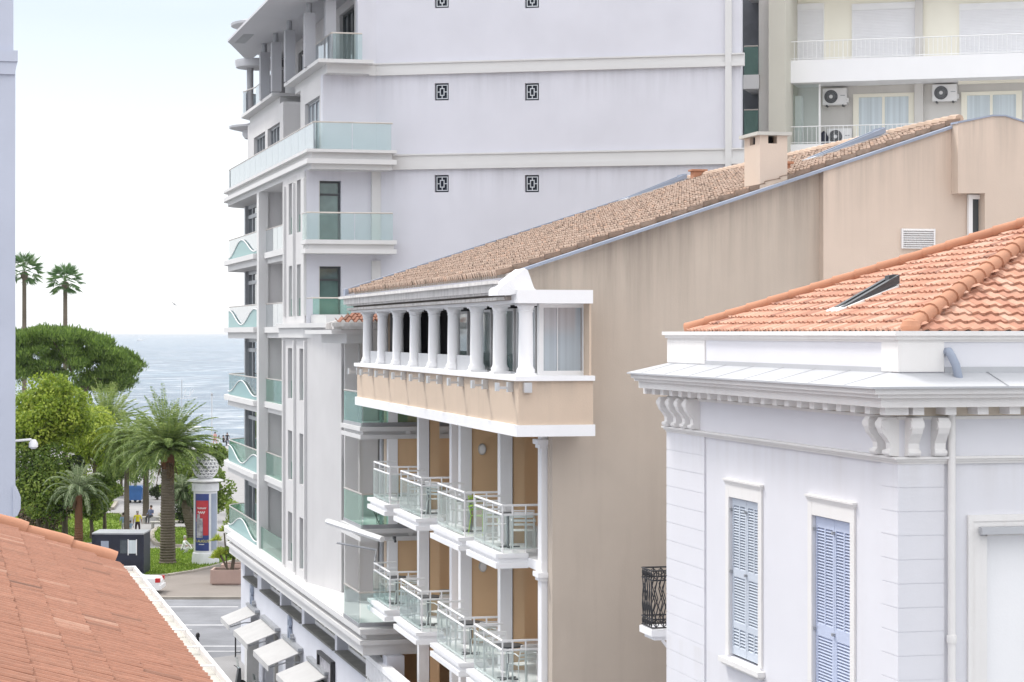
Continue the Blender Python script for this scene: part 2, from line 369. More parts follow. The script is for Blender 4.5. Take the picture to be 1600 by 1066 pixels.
# side wall with its small grilled openings: first a part square to the street, then a long blank part that turns towards the camera
sB = A.onT(587, 74.4); A2 = Fr(1610)
wc = A(sB, 74.4, 0); TB = -wc.x*A2.sn+wc.y*A2.c; SB = wc.x*A2.c+wc.y*A2.sn
hol = []
for px in (690, 831):
    s0 = A2.onT(px-11, TB); s1 = A2.onT(px+11, TB); Y_ = TB/(A2.c-(px-CX)/F*A2.sn)
    for hc in (-1, 143.5, 287): hol.append((s0, s1, (521-hc-13.5)*Y_/F, (521-hc+13.5)*Y_/F))
dw = []
for h1 in (5.12, 2.25): dw.append((A.onT(498, 74.4), A.onT(533, 74.4), h1-2.3, h1))
sE = A2.onT(1158, TB)
mb = MB(A); mb.wall('t', 74.4, .4, 11.75, sB, .2, 5.5, dw); P('side_wall', mb, M['bluewall'], bA)
door_u = (A.onT(528, 74.4), A.onT(549, 74.4), 9.15, 11.4)
mb = MB(A); mb.wall('t', 74.4, .4, 12.3, sB, 5.5, 8.69).wall('t', 74.4, .4, 13.5, sB, 8.695, 14.5); P('upper_side_wall', mb, M['bluewall'], bA)
P('blank_side_wall', MB(A2).wall('t', TB, .4, SB, sE, GL, 14.5, hol), M['bluewall'], bA)
mb = MB(A); mb.box(13.5, sB, 74.42, 74.8, GL, .19); P('lower_side_wall', mb, M['bluewall'], bA)
e0_ = A2(sE-.4, TB+.41, 0); e1_ = A(27, 97, 0); f0_ = A(14, 76, 0); f1_ = A(14, 96.5, 0); m0_ = A2(sE-.6, TB+1.2, 0)
P('rear_walls', MB().prism([(e0_.x, e0_.y), (e0_.x+.35, e0_.y), (e1_.x+.35, e1_.y), (e1_.x, e1_.y)], 0, 28).prism([(e1_.x, e1_.y), (e1_.x, e1_.y+.35), (f1_.x, f1_.y+.9), (f1_.x, f1_.y+.5)], 0, 28), M['bluewall'], bA)
P('interior', MB().prism([(f0_.x, f0_.y), (m0_.x, m0_.y), (e1_.x-.5, e1_.y-.5), (f1_.x, f1_.y)], .2, 28), M['darkroom'], bA)
for (a, b, c, d) in hol:
    w = P('grilled_window', MB(A2).box(a, b, TB+.16, TB+.2, c, d), M['darkpane'], bA)
    g = MB(A2); bw = .028; y0_, y1_ = TB+.07, TB+.1
    def fr(x0, x1, z0, z1):
        g.box(x0, x1, y0_, y1_, z0, z0+bw); g.box(x0, x1, y0_, y1_, z1-bw, z1)
        g.box(x0, x0+bw, y0_, y1_, z0+bw, z1-bw); g.box(x1-bw, x1, y0_, y1_, z0+bw, z1-bw)
    W_, H_ = b-a, d-c
    fr(a+.05, b-.05, c+.05, d-.05); fr(a+W_*.34, b-W_*.34, c+H_*.28, d-H_*.28)
    xm, zm = (a+b)/2, (c+d)/2
    g.box(xm-bw/2, xm+bw/2, y0_, y1_, d-H_*.28, d-.07); g.box(xm-bw/2, xm+bw/2, y0_, y1_, c+.07, c+H_*.28)
    g.box(a+.07, a+W_*.34, y0_, y1_, zm-bw/2, zm+bw/2); g.box(b-W_*.34, b-.07, y0_, y1_, zm-bw/2, zm+bw/2)
    P('window_grille', g, M['alu'], w)
CUR = [A]
def glazed(par, ax, pl, a0, a1, h0, h1, mull=1, fw=.06, frame='darkframe', pane='pane', name='window', transom=None):
    w = MB(CUR[0])
    f = MB(w.xf)
    def bx(m, x0, x1, d0, d1, z0, z1):
        m.box(d0, d1, x0, x1, z0, z1) if ax == 's' else m.box(x0, x1, d0, d1, z0, z1)
    bx(w, a0, a1, pl+.05, pl+.07, h0, h1)
    bx(f, a0, a1, pl, pl+.05, h0, h0+fw); bx(f, a0, a1, pl, pl+.05, h1-fw, h1)
    bx(f, a0, a0+fw, pl, pl+.05, h0+fw, h1-fw); bx(f, a1-fw, a1, pl, pl+.05, h0+fw, h1-fw)
    for i in range(mull):
        x = a0+(a1-a0)*(i+1)/(mull+1); bx(f, x-fw/2, x+fw/2, pl, pl+.05, h0+fw, h1-fw)
    if transom: bx(f, a0+fw, a1-fw, pl-.004, pl+.046, transom-fw/2, transom+fw/2)
    o = P(name, w, M[pane], par); P('window_frame', f, M[frame], o); return o
for (a, b, c, d) in dw: glazed(bA, 't', 74.6, a, b, c, d, 0, .07, pane='panegreen', name='balcony_door', transom=d-.45)
# pilasters and string courses on the side wall
mb = MB(A)
sp0, sp1 = A.onT(580, 74.4), A.onT(594, 74.4)
for z0, z1 in ((GL, 2.45), (3.1, 5.45)): mb.box(sp0, sp1, 74.3, 74.396, z0, z1)
P('pilaster', mb, M['trimA'], bA)
sq0, sq1 = A2.onT(1134, TB), A2.onT(1144, TB)
mb = MB(A2); mb.box(sq0, sq1, TB-.16, TB-.004, -3, 14); P('corner_pilaster', mb, M['trimA'], bA)
def course(fr, tt, a0, a1, z0, z1, d=.14):
    mb = MB(fr); mb.box(a0, a1, tt-d, tt-.003, z0, z0+(z1-z0)*.3); mb.box(a0, a1, tt-d*.55, tt-.003, z0+(z1-z0)*.3, z1-.05); mb.box(a0, a1, tt-d*.9, tt-.003, z1-.05, z1)
    P('string_course', mb, M['trimA'], bA)
for z0, z1 in ((5.5, 6.02), (8.68, 9.1)):
    course(A2, TB, SB+.03, sq0, z0, z1); course(A2, TB, sq1, sE+.12, z0, z1, .2)
course(A, 74.4, 13.86, sB+.02, 8.68, 9.1)
# near street bay with slot windows
mb = MB(A)
sl = [(77.35, 78.35), (75.65, 76.5)]
mb.wall('s', 11.75, .45, 74.4+.003, 79.8, .2, 5.45, [(t0, t1, b, t) for (t, b) in SLT[:2] for (t0, t1) in sl])
P('street_bay_wall', mb, M['streetwall'], bA)
sl2 = [(77.35, 78.35), (74.75, 75.7)]
mb = MB(A); mb.wall('s', 11.72, .45, 74.0, 79.8, -8.6, .19, [(t0, t1, b, t) for (t, b) in SLT[2:] for (t0, t1) in sl2])
mb.prism([(11.72, 73.99), (12.33, 70.9), (12.9, 71.2), (13.9, 74.41), (12.2, 74.41), (12.17, 73.99)], -8.6, .185)
P('lower_bay_wall', mb, M['streetwall'], bA)
for i, (t, b) in enumerate(SLT):
    for (t0, t1) in (sl if i < 2 else sl2):
        w = P('slot_window', MB(A).box(12.1, 12.13, t0, t1, b, t), M['panegreen' if i % 2 else 'pane'], bA)
        P('low_glass_guard', MB(A).box(11.83, 11.85, t0+.03, t1-.03, b+.02, b+.62), M['glassgreen'], w)
mb = MB(A)
for (t0, t1) in ((79.0, 79.2), (76.85, 77.0), (74.42, 74.6)):
    mb.box(11.66, 11.748, t0, t1, .6, 5.2)
for (t0, t1) in ((79.0, 79.2), (76.5, 76.65), (74.1, 74.3)):
    mb.box(11.63, 11.718, t0, t1, -8.2, -.25)
P('pilaster_strips', mb, M['trimA'], bA)
# mid ledge at h ~ .2
mb = MB(A); mb.prism([(11.5, 74.3), (11.5, 79.8), (12.2, 79.8), (13.6, 74.3), (14.9, 73.2), (14.9, 69.3), (12.1, 69.6)], .19, .34)
mb.prism([(11.6, 74.2), (11.6, 79.8), (12.2, 79.8), (13.6, 74.4), (14.8, 73.4), (12.6, 71.2)], -.15, .187)
P('mid_ledge', mb, M['trimA'], bA)
mb = MB(A); mb.prism([(11.9, 74.35), (14.4, 74.35), (14.4, 72.9), (12.2, 73.1)], .345, .62); P('balcony_parapet', mb, M['trimA'], bA)
# notch between the bays
mb = MB(A); mb.box(13.2, 13.4, 79.8, 86.2, -8.6, 5.45); mb.box(12.2, 13.4, 79.35, 79.79, -8.6, 5.45); P('recess_wall', mb, M['streetwall'], bA)
mb = MB(A); mb.box(12.12, 13.4, 86.2, 86.6, -8.6, 5.45); P('recess_side_wall', mb, M['streetwall'], bA)
mb = MB(A); mb.box(11.75, 12.118, 86.1, 86.7, -8.6, 5.45); P('pier', mb, M['trimA'], bA)
glz = 0
for k, h in enumerate(FLO[:4]):
    b = P('recess_balcony', MB(A).box(11.95, 13.2, 79.8, 86.2, h-.22, h).box(12.08, 13.2, 79.8, 86.19, h-.42, h-.22), M['trimA'], bA)
    m_ = 'glassblue' if k < 2 else 'glassgreen'
    P('glass_panel', MB(A).box(12.03, 12.05, 79.82, 82.95, h, h+.86).box(12.03, 12.05, 83.0, 86.17, h, h+.86), M[m_], b)
    P('handrail', MB(A).tube([(12.04, 79.82, h+.88), (12.04, 86.17, h+.88)], .025), M['rail'], b)
b = P('recess_balcony', MB(A).box(11.95, 13.2, 79.8, 86.2, -8.6, -8.3), M['trimA'], bA)
P('glass_panel', MB(A).box(11.83, 11.85, 79.82, 86.1, -8.29, -7.45), M['glassgreen'], b)
# far bay: dark doors and wave balconies
for k, h in enumerate([6.12]+FLO):
    top = {0: 8.55}.get(k, FLO[k-2]-.45 if k > 1 else 5.45)
    if k == 0: continue
    glazed(bA, 's', 12.62, 86.7, 96.0, h+.02, top, 5, .16, 'greyframe', 'pane', 'balcony_doors', transom=top-.5)
    sp = P('spandrel', MB(A).box(12.55, 12.9, 86.7, 96.0, top+.002, top+.45), M['streetwall'], bA)
mb = MB(A)
for k, h in enumerate(FLO): mb.box(12.5, 12.64, 95.85, 96.15, h, h+2.4)
mb.box(12.7, 13.4, 96.0, 96.3, -8.6, 5.45); P('corner_post', mb, M['greyframe'], bA)
def balc_path(s0, t0, t1, r=2.0, extra=1.5):
    return [(s0, t0), (s0, t1-r)]+arc(s0+r, t1-r, r, 180, 90, 8)[1:]+[(s0+r+extra, t1)]
def outl(s0, t0, t1, r, back, extra=1.5):
    return balc_path(s0, t0, t1, r, extra)+[(back+3, t1), (back+3, t0)] if back+3 > s0+r+extra else balc_path(s0, t0, t1, r, extra)+[(s0+r+extra, t0)]
for k, h in enumerate(FLO):
    o1 = outl(11.62, 86.72, 98.2, 2.2, 12.6); o2 = outl(11.78, 86.72, 98.04, 2.1, 12.6)
    b = P('curved_balcony', MB(A).prism(o1, h-.2, h).prism(o2, h-.45, h-.2), M['trimA'], bA)
    pth = balc_path(11.85, 86.75, 98.0, 2.0, .8)
    gm = 'glassblue' if k < 2 else 'glass' if k == 2 else 'glassgreen'
    P('glass_panel', MB(A).path(pth, .02, h, h+.86), M[gm], b, smooth=False)
    P('handrail', MB(A).tube([(p[0], p[1], h+.88) for p in pth], .028), M['rail'], b)
    # frosted wave
    wv = MB(A); top = []
    n = 26; L0, L1 = 86.8, 96.0
    ph = 0 if k % 2 == 0 else PI
    for i in range(n+1):
        t = L0+(L1-L0)*i/n; z = h+.42+.30*math.cos(2*PI*(t-91.6)/8.2+ph)*(1 if k < 2 else .9); top.append((t, z))
    poly = [(L1, h+.01), (L0, h+.01)]+top
    wv.prism([(t, z) for t, z in poly], 11.80, 11.815, 's'); P('frosted_wave_panel', wv, M['glassfrost'], b)
    P('wave_rail', MB(A).tube([(11.78, t, z) for t, z in top], .022), M['whitemetal'], b)
# main penthouse slab
sl_o = [(11.6, 73.3)]+balc_path(11.6, 73.4, 98.2, 2.2)[1:]+[(15.3, 76), (14.62, 74.39), (14.62, 73.3)]
sl_i = [(11.78, 73.5)]+balc_path(11.78, 73.5, 98.0, 2.0)[1:]+[(15.28, 76), (14.5, 74.39), (14.5, 73.5)]
b = P('terrace_slab', MB(A).prism(sl_o, 5.62, 5.78).prism(sl_i, 5.45, 5.62).prism(sl_i, 5.78, 6.0).prism(sl_o, 6.0, 6.1), M['trimA'], bA)
pth = balc_path(11.85, 73.45, 98.0, 2.0, .8)
g = MB(A)
t = 73.5
while t < 95.6: g.box(11.84, 11.86, t, min(t+1.55, 96.0), 6.1, 6.98); t += 1.58
g.path(pth[1:], .02, 6.1, 6.98); P('glass_panel', g, M['glassblue'], b)
g = MB(A); g.box(11.9, 13.12, 73.42, 73.44, 6.1, 6.98); g.box(13.15, 14.45, 73.42, 73.44, 6.1, 6.98); P('front_glass_panel', g, M['glass'], b)
P('handrail', MB(A).tube([(14.5, 73.43, 7.0), (11.85, 73.43, 7.0)]+[(p[0], p[1], 7.0) for p in pth[1:]], .03), M['rail'], b)
# second side balcony
for h, s1, full in ((3.1, 14.62, True),):
    b = P('side_balcony', MB(A).box(11.55, s1, 73.3, 74.39, h-.14, h).box(11.68, s1-.08, 73.42, 74.39, h-.3, h-.14).box(11.55, s1, 73.34, 74.39, h-.45, h-.3), M['trimA'], bA)
    P('glass_panel', MB(A).box(11.62, 13.2, 73.40, 73.42, h, h+.88).box(13.23, 14.5, 73.40, 73.42, h, h+.88).box(11.6, 11.615, 73.44, 74.3, h, h+.88), M['glass'], b)
    P('handrail', MB(A).tube([(14.5, 73.41, h+.9), (11.61, 73.41, h+.9), (11.61, 74.35, h+.9)], .028), M['rail'], b)
b = P('low_balcony_glass', MB(A).box(11.78, 13.2, 73.2, 73.22, .63, 1.15), M['glassgreen'], bA)
P('handrail', MB(A).tube([(13.25, 73.21, 1.17), (11.75, 73.21, 1.17), (11.75, 74.2, 1.17)], .028), M['rail'], b)
# upper storey 1 : walls with windows between h 6.1 and 8.7
def strip_wall(pl, t0, t1, h0, h1, holes, mat='streetwall', name='upper_wall'):
    P(name, MB(A).wall('s', pl, .35, t0, t1, h0, h1, holes), M[mat], bA)
hs = [(75.0, 78.2, 6.12, 8.05)]
strip_wall(12.3, 74.81, 79.2, 6.1, 8.68, hs); glazed(bA, 's', 12.42, *hs[0], 3, .08, 'greyframe', 'panecurtain')
P('recess_side_wall', MB(A).box(12.3, 13.6, 83.4, 83.7, 6.1, 8.68), M['streetwall'], bA)
hs = [(84.3, 87.6, 6.12, 8.0), (88.3, 91.6, 6.12, 8.0)]
strip_wall(12.3, 83.71, 93.5, 6.1, 8.68, hs)
for h_ in hs: glazed(bA, 's', 12.42, *h_, 3, .08, 'greyframe', 'pane')
P('recess_wall', MB(A).box(13.4, 13.55, 79.2, 83.4, 6.1, 11.6).box(12.66, 13.4, 79.0, 79.19, 6.1, 8.6), M['streetwall'], bA)
P('round_post', MB(A).lathe(12.75, 95.2, [(.18, 6.1), (.18, 8.3)], 14), M['concol'], bA, True)
mb = MB(A)
mb.lathe(13.45, 95.2, [(1.05, 8.3), (1.15, 8.45), (1.15, 8.62)], 32); mb.lathe(13.45, 95.2, [(1.25, 8.62), (1.7, 8.72), (1.72, 8.8), (1.5, 8.86)], 32)
P('round_canopy', mb, M['soffit'], bA, True)
# storey U2 slabs
b = P('upper_balcony', MB(A).prism([(12.0, 73.4), (12.0, 81.2), (13.6, 81.2), (13.6, 74.39), (13.85, 74.39), (13.85, 73.4)], 8.98, 9.1).prism([(12.35, 73.8), (12.35, 80.8), (13.55, 80.8), (13.55, 74.39), (13.8, 74.39), (13.8, 73.8)], 8.68, 8.98), M['trimA'], bA)
P('glass_panel', MB(A).box(12.53, 12.55, 74.1, 77.4, 9.1, 10.02).box(12.53, 12.55, 77.45, 80.3, 9.1, 10.02), M['glassblue'], b)
P('front_glass_panel', MB(A).box(12.58, 13.57, 73.98, 74.0, 9.1, 10.02), M['glass'], b)
P('handrail', MB(A).tube([(13.57, 73.99, 10.04), (12.54, 73.99, 10.04), (12.54, 80.3, 10.04)], .028), M['rail'], b)
b = P('upper_balcony', MB(A).prism([(12.0, 84.3), (12.0, 93.4), (12.6, 94.6), (13.6, 94.6), (13.6, 84.3)], 8.98, 9.1).prism([(12.35, 84.6), (12.35, 93.2), (13.55, 94.2), (13.55, 84.6)], 8.68, 8.98), M['trimA'], bA)
P('glass_panel', MB(A).box(12.3, 12.32, 84.6, 87.6, 9.1, 10.02).box(12.3, 12.32, 87.7, 91.0, 9.1, 10.02).path(arc(13.2, 93.0, 1.15, 200, 60, 10), .02, 9.1, 10.02), M['glassblue'], b)
P('handrail', MB(A).tube([(12.31, 84.6, 10.04), (12.31, 91.2, 10.04)]+[(p[0], p[1], 10.04) for p in arc(13.2, 93.0, 1.15, 200, 60, 10)], .028), M['rail'], b)
# U2 wall set back, with dark doors, columns and the sloping canopy
hs = [(75.1, 78.0, 9.12, 11.2), (80.6, 82.8, 9.12, 11.0), (85.0, 87.5, 9.12, 11.0)]
strip_wall(13.5, 74.81, 91, 9.1, 11.5, hs)
for h_ in hs: glazed(bA, 's', 13.62, *h_, 2, .08, 'darkframe', 'pane')
for px in (413, 431, 452, 483, 515):
    s = 12.1 if px < 500 else 12.7
    t = A.onS(px, s); c_ = P('canopy_column', MB(A).box(s-.17, s+.19, t-.2, t+.2, 9.1, 10.95 if px < 500 else 11.3), M['concol'], bA)
    if px < 500: P('column_neck', MB(A).lathe(s, t, [(.1, 10.95), (.1, 11.3)], 12), M['greyframe'], c_, True)
t = A.onS(387, 12.2); P('round_post', MB(A).lathe(12.3, t, [(.14, 9.1), (.14, 11.3)], 14), M['concol'], bA, True)
P('roof_canopy', MB(A).prism([(10.65, 74.5), (10.65, 86.9), (10.85, 87.6), (11.98, 92.0), (12.3, 92.0), (12.3, 74.5)], 11.3, 11.38)
  .prism([(10.8, 74.5), (10.8, 86.9), (12.0, 91.6), (12.3, 91.6), (12.3, 74.5)], 11.38, 11.55), M['soffit'], bA)
mb = MB(A)
for i in range(10): mb.box(10.95, 11.35, 84.5-.02+i*.28, 84.5+.12+i*.28, 11.285, 11.3)
P('soffit_vents', mb, M['greyframe'], bA)
P('roof_slab', MB(A).prism([(12.3, 74.5), (12.3, 92), (13.2, 93), (20, 93), (20, 74.82), (13.52, 74.82)], 11.5, 11.7), M['soffit'], bA)
P('round_canopy', MB(A).lathe(13.75, 95, [(1.2, 12.6), (1.3, 12.85), (1.95, 13.05), (1.97, 13.15), (1.4, 13.3), (1.0, 13.31)], 36), M['soffit'], bA, True)
P('canopy_ring', MB(A).lathe(12.7, 92.6, [(1.0, 11.0), (1.05, 11.2), (1.05, 11.3)], 32), M['soffit'], bA, True)
# first-floor ledge
led = [(11.3, 61.9), (11.3, 92.6), (12.0, 94.5), (14.5, 94.5), (14.5, 61.9)]
ledi = [(11.5, 62.1), (11.5, 92.4), (12.1, 94.2), (14.4, 94.2), (14.4, 62.1)]
P('first_floor_ledge', MB(A).prism(led, -8.46, -8.3).prism(ledi, -8.62, -8.46).prism(led, -8.75, -8.62).prism([(p[0]+(.1 if p[0] < 12 else 0), p[1]+(.1 if p[1] < 70 else -.1)) for p in led], -9.05, -8.75), M['trimA'], bA)
# ground floor: wall with mezzanine bays
bays = [(92.2, 88.3), (87.2, 82.2), (81.8, 77.0), (76.4, 70.2), (69.8, 62.2)]
bays = [(b_, a_) for a_, b_ in bays]
mb = MB(A); sW = 12.0
mb.wall('s', sW, .5, 61.6, 93.4, GL, -9.05, [(b0, b1, -10.0, -9.06) for b0, b1 in bays]+[(t0, t1, GL+.05, -11.25) for t0, t1 in ((87.9, 90.3), (82.6, 86.0), (77.3, 80.8), (72.2, 75.1))])
P('shopfront_wall', mb, M['groundwall'], bA)
P('far_end_wall', MB(A).box(12.5, 14.4, 93.0, 93.4, GL, -9.06), M['groundwall'], bA)
for b0, b1 in bays:
    w = glazed(bA, 's', sW+.36, b0, b1, -9.98, -9.07, 2, .1, 'whiteframe', 'panelit', 'mezzanine_window')
    P('window_sill', MB(A).box(sW-.08, sW+.35, b0, b1, -10.06, -9.995), M['darksill'], w)
for t0, t1 in ((87.9, 90.3), (82.6, 86.0), (77.3, 80.8), (72.2, 75.1)):
    glazed(bA, 's', sW+.3, t0, t1, GL+.05, -11.27, 1, .1, 'whiteframe', 'panelit', 'shop_door')
P('door_pillar', MB(A).box(11.3, 11.75, A.onS(392, 11.5)-.35, A.onS(392, 11.5)+.35, GL+.12, -11.5).box(11.2, 11.85, A.onS(392, 11.5)-.45, A.onS(392, 11.5)+.45, GL, GL+.12), M['trimA'], bA)
# ---- nearer wing with its own balconies and red tiled roof ----
tw = 66.2
AW = lambda s_, t_, h_: A(s_*1.035, t_*1.035, h_*1.035)
P('wing_wall', MB(AW).wall('s', 12.07, .4, tw+.003, 70.2, -8.3, -.05, [(68.0, 68.8, b, t) for (t, b) in ((-.9, -3.0), (-3.75, -5.85), (-6.6, -8.2))])
  .wall('t', tw, .4, 12.3, 15.5, -8.3, -.05, [(12.62, 14.9, z, z+2.3) for z in (-2.62, -5.48, -8.28)]).box(12.07, 12.3, tw, tw+.4, -8.3, -.05).box(11.6, 12.0, tw-.12, tw-.003, -8.3, -.3), M['trimA'], bA)
for (t, b) in ((-.9, -3.0), (-3.75, -5.85), (-6.6, -8.2)): P('slot_window', MB(AW).box(12.34, 12.36, 68.0, 68.8, b, t), M['panegreen'], bA)
for z in (-2.62, -5.48, -8.28):
    CUR[0] = AW; AX = AW if z > -8 else A
    glazed(bA, 't', tw+.25, 12.62, 14.9, z, z+2.3, 1, .08, 'greyframe', 'panecurtain', 'balcony_door')
    if z > -8: sl = MB(AX).box(11.25, 14.8, 61.68, 64.85, z-.12, z).box(11.36, 14.7, 61.8, 64.75, z-.22, z-.12).box(11.27, 14.8, 61.7, 64.85, z-.34, z-.22).box(12.08, 14.7, 64.86, tw-.13, z-.3, z-.005)
    else: sl = MB(AX).box(11.35, 14.5, 62.1, tw-.13, z-.018, z)
    b = P('wing_balcony', sl, M['trimA'], bA)
    tf = 61.82 if z > -8 else 62.25
    P('glass_panel', MB(AX).box(11.33, 11.35, tf, 64.7, z+.1, z+.95).box(11.37, 14.5, tf, tf+.02, z+.1, z+.95), M['glassgreen' if z > -8 else 'glass'], b)
    P('kick_strip', MB(AX).box(11.31, 11.33, tf, 64.7, z, z+.1).box(11.34, 14.5, tf-.02, tf, z, z+.12), M['greyframe'], b)
    P('handrail', MB(AX).tube([(11.34, 64.7, z+.97), (11.34, tf, z+.97), (14.5, tf, z+.97)], .03), M['rail'], b)
CUR[0] = A
P('security_camera', MB(A).box(12.25, 12.33, 61.93, 62.04, -5.8, -5.72).tube([(12.29, 61.95, -5.78), (12.29, 61.85, -5.86)], .04), M['darkframe'], bA)
P('wing_cornice', MB(A).box(11.1, 15.6, 65.5, 70.6, -.02, .1).box(11.6, 15.6, 65.8, 70.4, -.3, -.02), M['trimA'], bA)
# ================= tan hotel =================
B = Fr(-3); CUR[0] = B
def tiles(mb, fr, org, ac, dn, na, nd, pitch, expo, prof, inside=None, lift=.03, lip=.03, j0=0, i0=0):
    o = fr(*org)-fr(0, 0, 0); z0 = fr(0, 0, 0)
    A_ = (fr(*ac)-z0).normalized(); D_ = (fr(*dn)-z0).normalized(); Nn = A_.cross(D_)
    if Nn.z < 0: Nn = -Nn
    O = z0+o; flip = A_.cross(D_).z > 0; k = len(prof)
    for j in range(j0, nd):
        for i in range(i0, na):
            if inside and not inside((i+.5)*pitch, (j+.5)*expo): continue
            n = len(mb.v); jit = random.uniform(-.006, .006); r = random.random(); jd = random.uniform(-.008, .008)
            for (d, zz) in ((j*expo-.01, -.004), ((j+1)*expo+jd, lift+jit), ((j+1)*expo+jd, lift+jit-lip)):
                for q_, (x, z) in enumerate(prof): mb.v.append(O+A_*((i+x)*pitch)+D_*d+Nn*(z+zz))
            for row in range(2):
                for q_ in range(k-1):
                    a_, b_ = n+row*k+q_, n+(row+1)*k+q_
                    mb.f.append((a_, b_, b_+1, a_+1) if not flip else (a_, a_+1, b_+1, b_)); mb.r.append(r)
BARREL = [(x/8, .058*math.cos(2*PI*x/8)) for x in range(9)]
bB = root('hotel_building', 'tan hotel with a columned top-floor loggia, stepped balconies and a tall stained gable wall', 'building', B(12, 45, GL))
rh = lambda s: 1.2+.33*(s-10)
sC = [11.08, 16.88, 19.94]
P('gable_wall', MB(B).prism([(11.08, GL), (11.08, .6), (10.3, .6), (10.3, rh(10.3)-.04), (16.88, rh(16.88)-.04), (16.88, GL)], 44.6, 45.0, 't'), M['tangable'], bB)
P('upper_gable_wall', MB(B).prism([(16.88, GL), (16.88, rh(16.88)-.04), (20.2, rh(20.2)-.04), (22.6, rh(20.2)-.3), (22.6, GL)], 44.35, 44.9, 't'), M['tanpink'], bB)
t3 = 44.0; s3 = [B.onT(px, t3) for px in (1497, 1539, 1700)]
hz = lambda py, px: (521-py)*(t3/(B.c-(px-CX)/F*B.sn))/F
P('stair_tower_wall', MB(B).prism([(s3[0], hz(302, 1500)), (s3[0], hz(193, 1497)), (B.onT(1550, t3), hz(182, 1550)), (B.onT(1570, t3), hz(182, 1570)), (s3[2], hz(222, 1700)), (s3[2], GL), (s3[1], GL), (s3[1], hz(302, 1530))], t3, 44.345, 't'), M['tanpink'], bB)
w_ = MB(B); a_, b_ = B.onT(1514, 44.3), B.onT(1545, 44.3)
w_.box(a_, b_, 44.32, 44.34, hz(420, 1520), hz(306, 1520)); w_ = P('stair_window', w_, M['pane'], bB)
P('window_frame', MB(B).box(a_-.03, a_+.06, 44.24, 44.33, hz(420, 1520), hz(303, 1520)).box(a_+.06, b_, 44.25, 44.33, hz(310, 1520), hz(303, 1520)), M['whiteframe'], w_)
P('verge_flashing', MB(B).prism([(10.4, rh(10.4)-.07), (20.1, rh(20.1)-.07), (20.1, rh(20.1)-.01), (10.4, rh(10.4)-.01)], 44.28, 44.62, 't')
  .prism([(s3[0]-.02, hz(193, 1497)), (B.onT(1550, t3), hz(182, 1550)), (B.onT(1570, t3), hz(182, 1570)), (s3[2], hz(222, 1700)), (s3[2], hz(219, 1700)), (B.onT(1570, t3), hz(179.5, 1570)), (B.onT(1550, t3), hz(179.5, 1550)), (s3[0]-.02, hz(190, 1497))], t3-.03, 44.34, 't'), M['bluezinc'], bB)
P('rear_block', MB(B).prism([(13.3, GL), (13.3, .9), (20.2, rh(20.2)-.25), (27, 1.0), (27, GL)], 45.01, 65.0, 't').box(11.1, 13.3, 64.9, 65.3, GL, 1.2), M['tan'], bB)
# tiled roof
mb = MB(B); L = math.hypot(10.2, 10.2*.33)
mb.xf = B
tiles(mb, B, (20.15, 44.72, rh(20.15)+.02), (0, 1, 0), (-1, 0, -.33), 92, 30, .218, L/30, BARREL, lift=.035, lip=.06)
roof = P('tiled_roof', mb, M['tiletan'], bB, merge=False)
P('roof_deck', MB(B).prism([(10.15, rh(10.15)-.1), (20.2, rh(20.2)-.1), (20.2, rh(20.2)-.03), (10.15, rh(10.15)-.03)], 44.62, 64.8, 't').prism([(20.2, rh(20.2)-.1), (27, 1.0), (27, 1.1), (20.2, rh(20.2)-.02)], 44.62, 64.8, 't'), M['oldstone'], roof)
rd = MB(B)
for i in range(48): rd.tube([(20.15, 44.8+i*.42, rh(20.15)+.06), (20.15, 44.8+i*.42+.44, rh(20.15)+.09)], .1, 8)
P('ridge_tiles', rd, M['ridgetan'], roof)
P('far_verge_flashing', MB(B).prism([(9.85, rh(9.85)-.05), (20.2, rh(20.2)-.05), (20.2, rh(20.2)+.13), (9.85, rh(9.85)+.13)], 64.7, 65.0, 't'), M['bluezinc'], roof)
# eaves: gutter, cornice, patterned frieze
eh = lambda z: z
P('eaves_cornice', MB(B).box(9.84, 10.5, 44.0, 64.9, .84, 1.0).box(9.92, 10.6, 44.0, 64.8, .79, .839).box(9.74, 9.86, 44.2, 65.2, 1.0, 1.07), M['oldstone'], bB)
P('cornice_recess', MB(B).box(10.12, 10.6, 44.0, 64.8, .745, .789), M['dentil'], bB)  # shadow gap: its shade is also put into the darker frieze colour
P('patterned_frieze', MB(B).box(9.96, 10.6, 44.0, 64.9, .665, .744), M['dentil'], bB)
mb = MB(B)
for i in range(140): mb.prism([(44.05+i*.149, .672), (44.13+i*.149, .672), (44.17+i*.149, .737), (44.09+i*.149, .737)], 9.93, 9.959, 's')
P('frieze_ornament', mb, M['oldstone'], bB)
P('entablature', MB(B).box(10.05, 10.65, 43.5, 64.8, .6, .664), M['white'], bB)
P('end_lintel', MB(B).box(10.08, 11.64, 43.46, 44.59, .60, .87).prism([(9.72, .76), (9.72, .86), (9.78, .93), (10.27, 1.3), (10.33, 1.26), (10.46, .9), (10.5, .872), (9.95, .76)], 43.6, 44.5, 't'), M['white'], bB)
